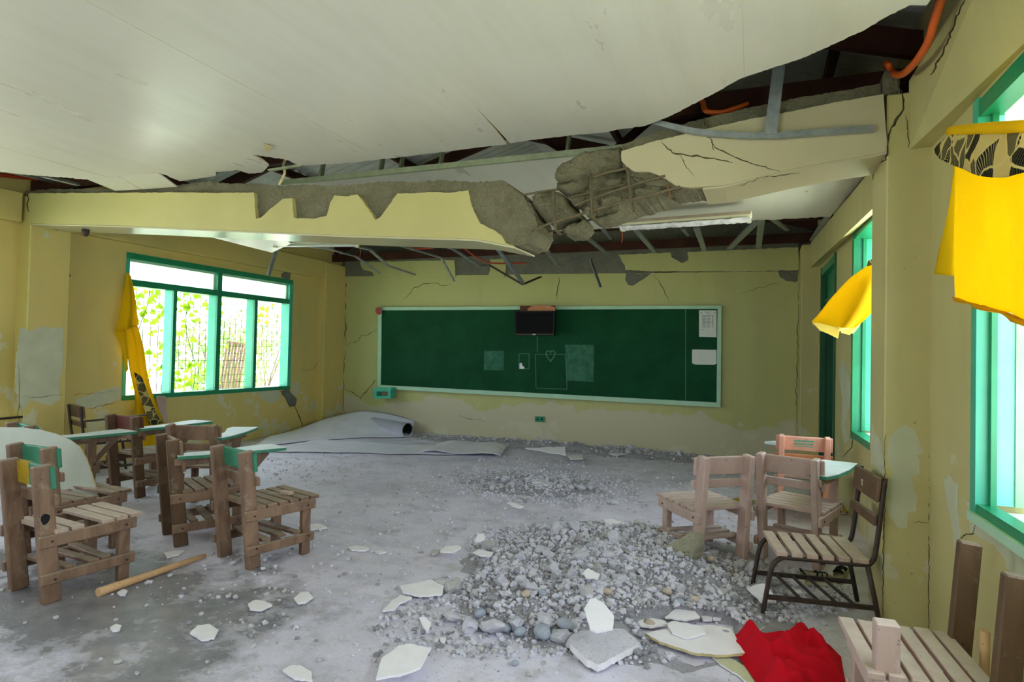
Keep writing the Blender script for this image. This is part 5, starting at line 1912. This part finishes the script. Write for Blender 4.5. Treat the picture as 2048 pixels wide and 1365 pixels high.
# ------------------------------------------------------------------ plaster flakes
FL = [
    ([(752, 1362), (762, 1322), (778, 1312), (796, 1296), (818, 1292), (862, 1300), (840, 1340), (800, 1355)], .03, (.05, .12, 0), 'largest cream plaster flake at the bottom edge of the photo, left of the thick slab'),
    ([(1168, 1222), (1180, 1202), (1190, 1200), (1206, 1210), (1228, 1236), (1225, 1262), (1192, 1268), (1180, 1262)], .13, (.05, .55, 0), 'cream plaster flake propped upright on the front of the rubble pile'),
    ([(800, 1175), (830, 1170), (862, 1163), (888, 1176), (884, 1192), (840, 1196), (806, 1188)], .02, (.0, .06, 0), 'wide cream flake at the left edge of the rubble pile'),
    ([(765, 1225), (784, 1204), (800, 1194), (824, 1198), (800, 1210), (790, 1222)], .012, None, 'pointed cream flake tucked under the wide flake left of the pile'),
    ([(380, 1270), (396, 1255), (418, 1252), (437, 1264), (428, 1280), (404, 1284)], .006, None, 'cream flake lying alone on the dark trodden floor near the frame bottom'),
    ([(588, 1200), (600, 1188), (618, 1188), (626, 1198), (612, 1208), (596, 1210)], .01, None, 'grey plaster lump on the bare floor between the chairs and the pile'),
    ([(496, 1212), (510, 1204), (530, 1206), (544, 1214), (522, 1224), (500, 1222)], .006, None, 'small cream flake on the floor below the empty slatted chair'),
    ([(565, 1345), (580, 1336), (600, 1335), (622, 1348), (625, 1365), (590, 1362)], .008, None, 'grey cream flake at the bottom frame edge left of the largest flake'),
    ([(328, 1108), (350, 1104), (368, 1104), (358, 1112), (334, 1118)], .006, None, 'thin flake beside the tip of the pale stick'),
    ([(234, 1189), (246, 1182), (255, 1185), (250, 1194), (240, 1193)], .004, None, 'tiny flake under the thick end of the pale stick'),
    ([(220, 1259), (232, 1252), (243, 1255), (240, 1263), (226, 1266)], .004, None, 'tiny flake on the dark floor at the far left bottom'),
    ([(1208, 1042), (1222, 1040), (1262, 1050), (1270, 1056), (1236, 1063), (1220, 1056)], .10, (.02, .15, 0), 'cream flake on top of the pile at its far side'),
    ([(1255, 1090), (1262, 1086), (1284, 1098), (1282, 1104), (1262, 1104)], .10, (.0, .3, 0), 'small cream flake high on the pile toward the pink chair'),
    ([(880, 1106), (890, 1096), (918, 1094), (922, 1098), (906, 1108)], .04, (.0, .1, 0), 'cream flake on the far left shoulder of the pile'),
    ([(946, 1108), (956, 1102), (986, 1108), (980, 1116), (960, 1114)], .06, (.0, .1, 0), 'curved cream flake just right of the left shoulder flake on the pile'),
    ([(950, 1084), (956, 1071), (968, 1070), (970, 1080), (956, 1086)], .08, (.0, .5, 0), 'small white flake standing on the far edge of the pile'),
    ([(696, 1098), (716, 1094), (738, 1100), (730, 1104), (704, 1103)], .006, None, 'thin cream flake alone left of the pile, level with its far shoulder'),
    ([(750, 1106), (764, 1103), (772, 1107), (760, 1111)], .005, None, 'little flake just right of the thin lone flake'),
    ([(1166, 1150), (1176, 1140), (1200, 1152), (1196, 1160), (1172, 1158)], .14, (.0, .25, 0), 'grey flake in the middle of the pile'),
    ([(1335, 1252), (1346, 1246), (1400, 1256), (1412, 1270), (1374, 1280), (1345, 1270)], .035, (.0, .06, 0), 'cream flake lying on the large board piece near the red cloth'),
    ([(1262, 1252), (1290, 1238), (1330, 1246), (1336, 1252), (1300, 1258)], .02, None, 'long pale flake behind the large board piece'),
    ([(1330, 1238), (1358, 1216), (1376, 1212), (1400, 1238), (1372, 1244)], .03, (.0, .1, 0), 'grey dusty flake leaning at the right foot of the pile'),
    ([(1400, 1232), (1412, 1228), (1425, 1232), (1423, 1244), (1406, 1244)], .015, None, 'cream flake left of the two beside the glass strip'),
    ([(1426, 1232), (1440, 1230), (1449, 1236), (1440, 1243), (1426, 1242)], .015, None, 'cream flake right of its neighbour beside the glass strip'),
    ([(1494, 1180), (1512, 1173), (1530, 1171), (1550, 1196), (1552, 1206), (1524, 1208)], .05, (.0, .35, 0), 'cream flake leaning behind the front leg of the steel chair'),
    ([(1588, 1186), (1600, 1183), (1606, 1190), (1592, 1192)], .006, None, 'small tan flake under the rack of the steel chair'),
    ([(1050, 898), (1130, 895), (1132, 912), (1110, 908), (1076, 902)], .05, (.0, .25, 0), 'white board flake leaning among rubble under the board'),
    ([(1134, 912), (1164, 910), (1166, 919), (1140, 920)], .03, None, 'small white flake beside the white board flake under the wall'),
    ([(1050, 962), (1072, 962), (1096, 966), (1097, 973), (1080, 972)], .03, None, 'cream flake on the far small heap'),
    ([(1014, 1008), (1024, 1007), (1047, 1015), (1040, 1018), (1024, 1014)], .015, (.0, .2, 0), 'thin cream flake between the far small heap and the pile'),
    ([(1288, 1060), (1300, 1057), (1322, 1068), (1322, 1076), (1300, 1070)], .04, (.0, .2, 0), 'cream flake against the pink chair by the pile'),
    ([(1218, 908), (1252, 904), (1262, 908), (1230, 912)], .02, None, 'white sliver lying against the wall right of the white board flake'),
    ([(595, 1052), (640, 1050), (655, 1058), (610, 1064)], .004, None, 'pale board scrap on the floor behind the empty slatted chair'),
    ([(838, 1240), (850, 1238), (862, 1250), (856, 1268), (846, 1256)], .02, (.0, .4, 0), 'upturned cream flake at the near left corner of the pile'),
    ([(880, 1280), (892, 1280), (890, 1292), (882, 1290)], .006, None, 'tiny white flake just above the largest flake'),
    ([(1276, 908), (1300, 905), (1296, 912), (1282, 912)], .02, None, 'grey white flake by the wall near the pink chair'),
]
for i, (px, z, tl, lab) in enumerate(FL):
    slab('plaster_flake', px, z, .009, 'shard', lab, 'plaster flake', 400 + i, .9, tl, 'fallen plaster flakes')

# big angular lump leaning on the pink chair
bm = B()
chunk(bm, jag([(1326, 1096), (1345, 1085), (1380, 1066), (1388, 1070), (1391, 1090), (1384, 1118), (1375, 1136), (1362, 1138), (1350, 1120)], 1, 6, 500), lambda x, y: atY(x, y, 3.86), Vector((.3, 1, -.2)), .14, 6, .006, .014, 501)
link('concrete_lump', bm, 'lump', None, 'largest angular concrete lump leaning on the pink chair leg', 'concrete lump')

# ------------------------------------------------------------------ rubble
CLEAR = [(q_.x, q_.y) for q_ in (atZ(*p) for p in [(1262, 1262), (1330, 1240), (1420, 1244), (1475, 1256), (1500, 1316), (1400, 1330), (1310, 1312)])]
CLEAR2 = [(q_.x, q_.y) for q_ in (atZ(*p) for p in [(1138, 1300), (1160, 1272), (1250, 1264), (1285, 1300), (1196, 1350)])]


def pile_h(x, y):
    """height of the rubble heap above the floor"""
    h = 0
    for cx_, cy_, ax_, ay_, hh_ in ((-1.0, 3.75, .62, .62, .13), (-.45, 3.9, .50, .62, .14), (-.85, 3.05, .48, .32, .08), (-2.1, 6.0, .75, .55, .07), (-.8, 4.5, .6, .4, .10), (-2.4, 8.5, 2.6, .42, .10), (-.2, 3.2, .5, .4, .05)):
        d = ((x - cx_) / ax_) ** 2 + ((y - cy_) / ay_) ** 2
        h += hh_ * math.exp(-d * 1.1)
    p = Vector((x, y, 0))
    h *= .78 + .45 * noise.noise(p * 3)
    if inside((x, y), CLEAR):
        h *= .15
    return h + .02 * noise.noise(p * 9) * min(1, h / .05)


bm = B()
st2 = .045
G = {}
nx, ny = int(5.6 / st2), int(6.6 / st2)
for i in range(nx):
    for j in range(ny):
        x, y = -4.9 + i * st2, 2.4 + j * st2
        h = pile_h(x, y)
        if x < .55 and y < 8.88:
            G[(i, j)] = (x, y, h - .022)
vv = {}
for (i, j), c_ in G.items():
    k4 = [(i, j), (i + 1, j), (i + 1, j + 1), (i, j + 1)]
    if all(k_ in G for k_ in k4) and max(G[k_][2] for k_ in k4) > -.004:
        for k_ in k4:
            if k_ not in vv:
                vv[k_] = bm.verts.new((G[k_][0], G[k_][1], max(G[k_][2], -.01)))
        bm.faces.new([vv[k_] for k_ in k4])
mound = link('rubble_fines', bm, 'fines', None, 'grey dust and grit heap under the broken beam', 'rubble', None, 'stuff')

rk = []
for s in range(12):
    bm = rock_bm(600 + s, 2)
    me = bpy.data.meshes.new('rubble_chunk')
    bm.to_mesh(me)
    bm.free()
    me.materials.append(M['rubble'])
    rk.append(me)
mats_r = ['rubble', 'rubble', 'rubble', 'rubble_b']
rk2 = []
for s in range(4):
    bm = rock_bm(700 + s, 2)
    me = bpy.data.meshes.new('rubble_chunk')
    bm.to_mesh(me)
    bm.free()
    me.materials.append(M['rubble_b'])
    rk2.append(me)
pb = []
for s, mt_ in ((1, 'pebble_blue'), (2, 'pebble_blue'), (3, 'pebble_tan')):
    bm = B()
    bmesh.ops.create_icosphere(bm, subdivisions=2, radius=.5)
    for v in bm.verts:
        v.co = Vector((v.co.x * 1.15, v.co.y * .9, v.co.z * .7)) * (1 + .1 * noise.noise(v.co * 2 + Vector((s, 0, 0))))
    for f in bm.faces:
        f.smooth = True
    me = bpy.data.meshes.new('pebble')
    bm.to_mesh(me)
    bm.free()
    me.materials.append(M[mt_])
    pb.append(me)
rp = random.Random(21)


def sample_xy(r_):
    t = r_.random()
    if t < .66:
        a = r_.uniform(0, 6.283)
        d = r_.random() ** .7 * (1 + .18 * math.sin(a * 3 + 1) + .12 * math.sin(a * 5))
        return -.80 + math.cos(a) * d * 1.08 + .12 * math.sin(a) * d, 3.70 + math.sin(a) * d * 1.15
    if t < .80:
        a = r_.uniform(0, 6.283)
        d = r_.random() ** .7
        return -2.0 + math.cos(a) * d * 1.0, 6.0 + math.sin(a) * d * .85
    if t < .90:
        return r_.uniform(-4.8, .2), 8.85 - abs(r_.gauss(0, .35))
    return r_.uniform(-3.2, .4), r_.uniform(2.2, 7.5)


FORB = [(-.30, 4.36, .30), (.296, 4.6, .30), (.42, 5.8, .3)]
npl = 0
placed = []
big = [((905, 1175), .16), ((985, 1262), .17), ((940, 1258), .15), ((1030, 1235), .14), ((1005, 1160), .12), ((1120, 1262), .13), ((1090, 1235), .12), ((1150, 1270), .12), ((905, 1240), .12), ((1060, 1180), .10), ((1110, 1150), .12), ((980, 1095), .13), ((1090, 1060), .12), ((1150, 1072), .12), ((1010, 960), .13), ((985, 975), .10), ((1230, 1095), .14), ((1240, 1130), .12), ((1080, 1105), .1), ((1040, 1120), .1), ((870, 1110), .1), ((1390, 1180), .08), ((1140, 950), .1), ((1210, 965), .09), ((1260, 975), .08), ((1230, 1010), .1), ((1100, 985), .1), ((1160, 1000), .09), ((1180, 975), .09), ((1320, 1010), .06)]
for (px, py), s in big:
    s *= .82
    p = atZ(px, py, 0)
    p = atZ(px, py, max(0, pile_h(p.x, p.y)))
    placed.append((p.x, p.y, s))
while len(placed) < 290:
    x, y = sample_xy(rp)
    h = pile_h(x, y)
    s = rp.choice((.035, .04, .05, .06, .075, .095)) * rp.uniform(.85, 1.15) if h > .03 else rp.uniform(.025, .055)
    if x > .5 or y > 8.78 or inside((x, y), CLEAR) or inside((x, y), CLEAR2) or any((x - a) ** 2 + (y - b) ** 2 < c * c for a, b, c in FORB):
        continue
    if any((x - a) ** 2 + (y - b) ** 2 < (.42 * (s + c)) ** 2 for a, b, c in placed):
        continue
    placed.append((x, y, s))
for x, y, s in placed:
    me = rp.choice(rk2) if rp.random() < .25 else rp.choice(rk)
    o = bpy.data.objects.new('rubble_chunk', me)
    COL.objects.link(o)
    o.location = (x, y, max(pile_h(x, y) - .022, 0) + s * .27)
    o.scale = (s, s, s)
    o.rotation_euler = (rp.uniform(-.4, .4), rp.uniform(-.4, .4), rp.uniform(0, 6.28))
    zone = 'loose'
    if y > 7.6:
        zone = 'wall'
    elif y > 5.2 and pile_h(x, y) > .02:
        zone = 'far'
    elif pile_h(x, y) > .02 and y < 5.2:
        zone = 'front' if s > .07 and y < 3.25 else 'big' if s > .08 else 'pile'
    tag(o, {'loose': 'loose grey concrete bit on the open floor away from the piles', 'wall': 'grey concrete chunk among the debris along the foot of the chalkboard wall',
            'far': 'grey concrete chunk in the small low heap between the pile and the chalkboard', 'front': 'large pale concrete chunk along the near edge of the rubble pile',
            'big': 'large grey concrete chunk on top of the rubble pile', 'pile': 'smaller grey concrete chunk embedded in the main rubble pile'}[zone], 'rubble',
        {'loose': 'loose concrete bits on the floor', 'wall': 'debris chunks along the back wall', 'far': 'chunks of the small far heap', 'front': 'large chunks at the near edge of the pile', 'big': 'large chunks on the pile', 'pile': 'chunks of the main rubble pile'}[zone])
pbs = []
for px, py, s in ((1085, 1252, .09), (1130, 1238, .075), (1012, 1245, .06), (1420, 1120, .06), (1052, 1195, .05), (1300, 1215, .06), (1270, 1222, .06), (1452, 1247, .05), (1030, 1330, .035), (1390, 1185, .05), (1110, 1255, .05), (1425, 1262, .035), (1085, 1190, .05), (1150, 1095, .04), (960, 1222, .06), (1040, 1262, .06), (1335, 1150, .05), (1360, 1200, .05), (1180, 1100, .05), (1215, 1190, .05)):
    p = atZ(px, py, 0)
    p = atZ(px, py, max(0, pile_h(p.x, p.y)))
    o = bpy.data.objects.new('pebble', rp.choice(pb))
    COL.objects.link(o)
    o.location = (p.x, p.y, max(pile_h(p.x, p.y) - .022, 0) + s * .38)
    o.scale = (s, s, s)
    o.rotation_euler = (rp.uniform(-.2, .2), rp.uniform(-.2, .2), rp.uniform(0, 6.28))
    tag(o, 'smooth rounded river pebble loosened from the concrete in the rubble', 'pebble', 'pebbles in the rubble')

# everything smaller: one mass of grit
bases = []
for s in range(8):
    b_ = B()
    bmesh.ops.create_icosphere(b_, subdivisions=1, radius=.5)
    rr = random.Random(s)
    off = Vector((rr.uniform(0, 9), rr.uniform(0, 9), 0))
    co = []
    for v in b_.verts:
        p = v.co * (1 + .6 * noise.noise(v.co * 3 + off))
        co.append((p.x * rr.uniform(1, 1.15), p.y, p.z * .8))
    b_.verts.index_update()
    bases.append((np.array(co), np.array([[v.index for v in f.verts] for f in b_.faces])))
    b_.free()


def mass(name, pts, mat, label, parent=None):
    rr = np.random.default_rng(5)
    VV, FF = [], []
    o_ = 0
    for x, y, z, s in pts:
        co, fa = bases[rr.integers(0, 8)]
        a = rr.uniform(0, 6.283)
        b = rr.uniform(-.6, .6)
        c, sn = math.cos(a), math.sin(a)
        Rz = np.array([[c, -sn, 0], [sn, c, 0], [0, 0, 1]]) @ np.array([[1, 0, 0], [0, math.cos(b), -math.sin(b)], [0, math.sin(b), math.cos(b)]])
        VV.append(co @ Rz.T * s + np.array([x, y, z]))
        FF.append(fa + o_)
        o_ += len(co)
    me = bpy.data.meshes.new(name)
    V_ = np.concatenate(VV)
    F_ = np.concatenate(FF)
    me.from_pydata(V_.tolist(), [], F_.tolist())
    me.materials.append(M[mat])
    return link(name, me, None, parent, label, 'rubble' if parent is None else None, None, 'stuff')


gp, gp2, gp3 = [], [], []
while len(gp) < 14000:
    x, y = sample_xy(rp)
    if x > .55 or y > 8.86 or (rp.random() < .93 and (inside((x, y), CLEAR) or inside((x, y), CLEAR2))):
        continue
    h = pile_h(x, y)
    if h > .03:
        s = min(.05, .009 + rp.expovariate(1 / .009))
    elif rp.random() < .8:
        s = .006 + rp.random() ** 2 * .026
    else:
        continue
    (gp if rp.random() < .72 else gp3).append((x, y, max(h - .022, 0) + s * .25, s))
for k in range(2600):
    t = rp.random()
    if t < .45:
        x, y = rp.uniform(-5.2, .4), rp.uniform(1.9, 8.5)
    elif t < .75:
        x, y = rp.gauss(-1.8, .9), rp.gauss(3.4, 1.0)
    else:
        x, y = rp.uniform(-5.5, -2.8), rp.uniform(5.0, 6.6)
    if x < -6.3 or x > .6 or y < 1.2 or y > 8.7:
        continue
    s = .006 + rp.random() ** 4 * .028
    gp2.append((x, y, s * .25, s))
mass('rubble_grit', gp, 'rubble', 'mass of small grey concrete bits covering the rubble pile')
mass('rubble_grit', gp3, 'fines', 'darker small concrete bits mixed through the rubble pile')
mass('floor_grit', gp2, 'rubble_b', 'small crumbs of concrete strewn over the cement floor')

# ------------------------------------------------------------------ shoes and litter under the steel chair
def shoe(x, y, rz, label):
    e = empty('shoe', (x, y, .0), rz, label, 'shoe')
    bm = B()
    pts = [(-.10, 0), (-.095, .03), (-.03, .036), (.05, .04), (.1, .03), (.115, 0), (.1, -.03), (.05, -.036), (-.03, -.03), (-.095, -.028)]
    prism(bm, [(a, b, 0) for a, b in pts], (0, 0, .02))
    link('sole', bm, 'light_white', e)
    bm = B()
    rings = []
    for t in range(9):
        u = t / 8
        X = -.095 + .2 * u
        hh_ = .065 * (1 - .55 * u) * (1 if u < .95 else .6)
        ww = .03 + .008 * math.sin(u * 3)
        rings.append([bm.verts.new((X, ww * math.cos(a), .02 + hh_ * max(0, math.sin(a)))) for a in [math.pi * k / 8 for k in range(9)]])
    for a, b in zip(rings, rings[1:]):
        for k in range(8):
            if u > .3 and 2 < k < 5 and a in rings[0:4]:
                continue
            f = bm.faces.new((a[k], b[k], b[k + 1], a[k + 1]))
            f.smooth = True
    bm.faces.new(rings[-1])
    link('upper', bm, 'shoe', e)
    bm = B()
    for k in range(3):
        tube(bm, smooth_path([(-.02 + .03 * k, -.03, .055), (-.01 + .03 * k, 0, .075 - .006 * k), (-.02 + .03 * k, .03, .055)], 4), .005, 6)
    tube(bm, smooth_path([(-.09, -.028, .06), (-.11, 0, .09), (-.09, .028, .06)], 4), .005, 6)
    link('strap', bm, 'black', e)


p = atZ(1636, 1168)
shoe(p.x, p.y, .4, 'pale worn shoe with black straps under the steel chair')
p = atZ(1718, 1168)
shoe(min(p.x, .52), p.y + .05, 1.3, 'second strapped shoe against the pillar foot behind the steel chair')
slab('plastic_packet', [(1655, 1010), (1680, 1002), (1700, 1012), (1690, 1030), (1662, 1026)], .01, .012, 'yellow_paint', 'yellow plastic packet on the floor by the pillar behind the armchair', 'packet', 5, 1)
slab('plastic_packet', [(1452, 1004), (1480, 998), (1512, 1004), (1500, 1012), (1465, 1012)], .008, .012, 'yellow_paint', 'crumpled yellow packet seen through the legs of the pinkish chair', 'packet', 6, 1)
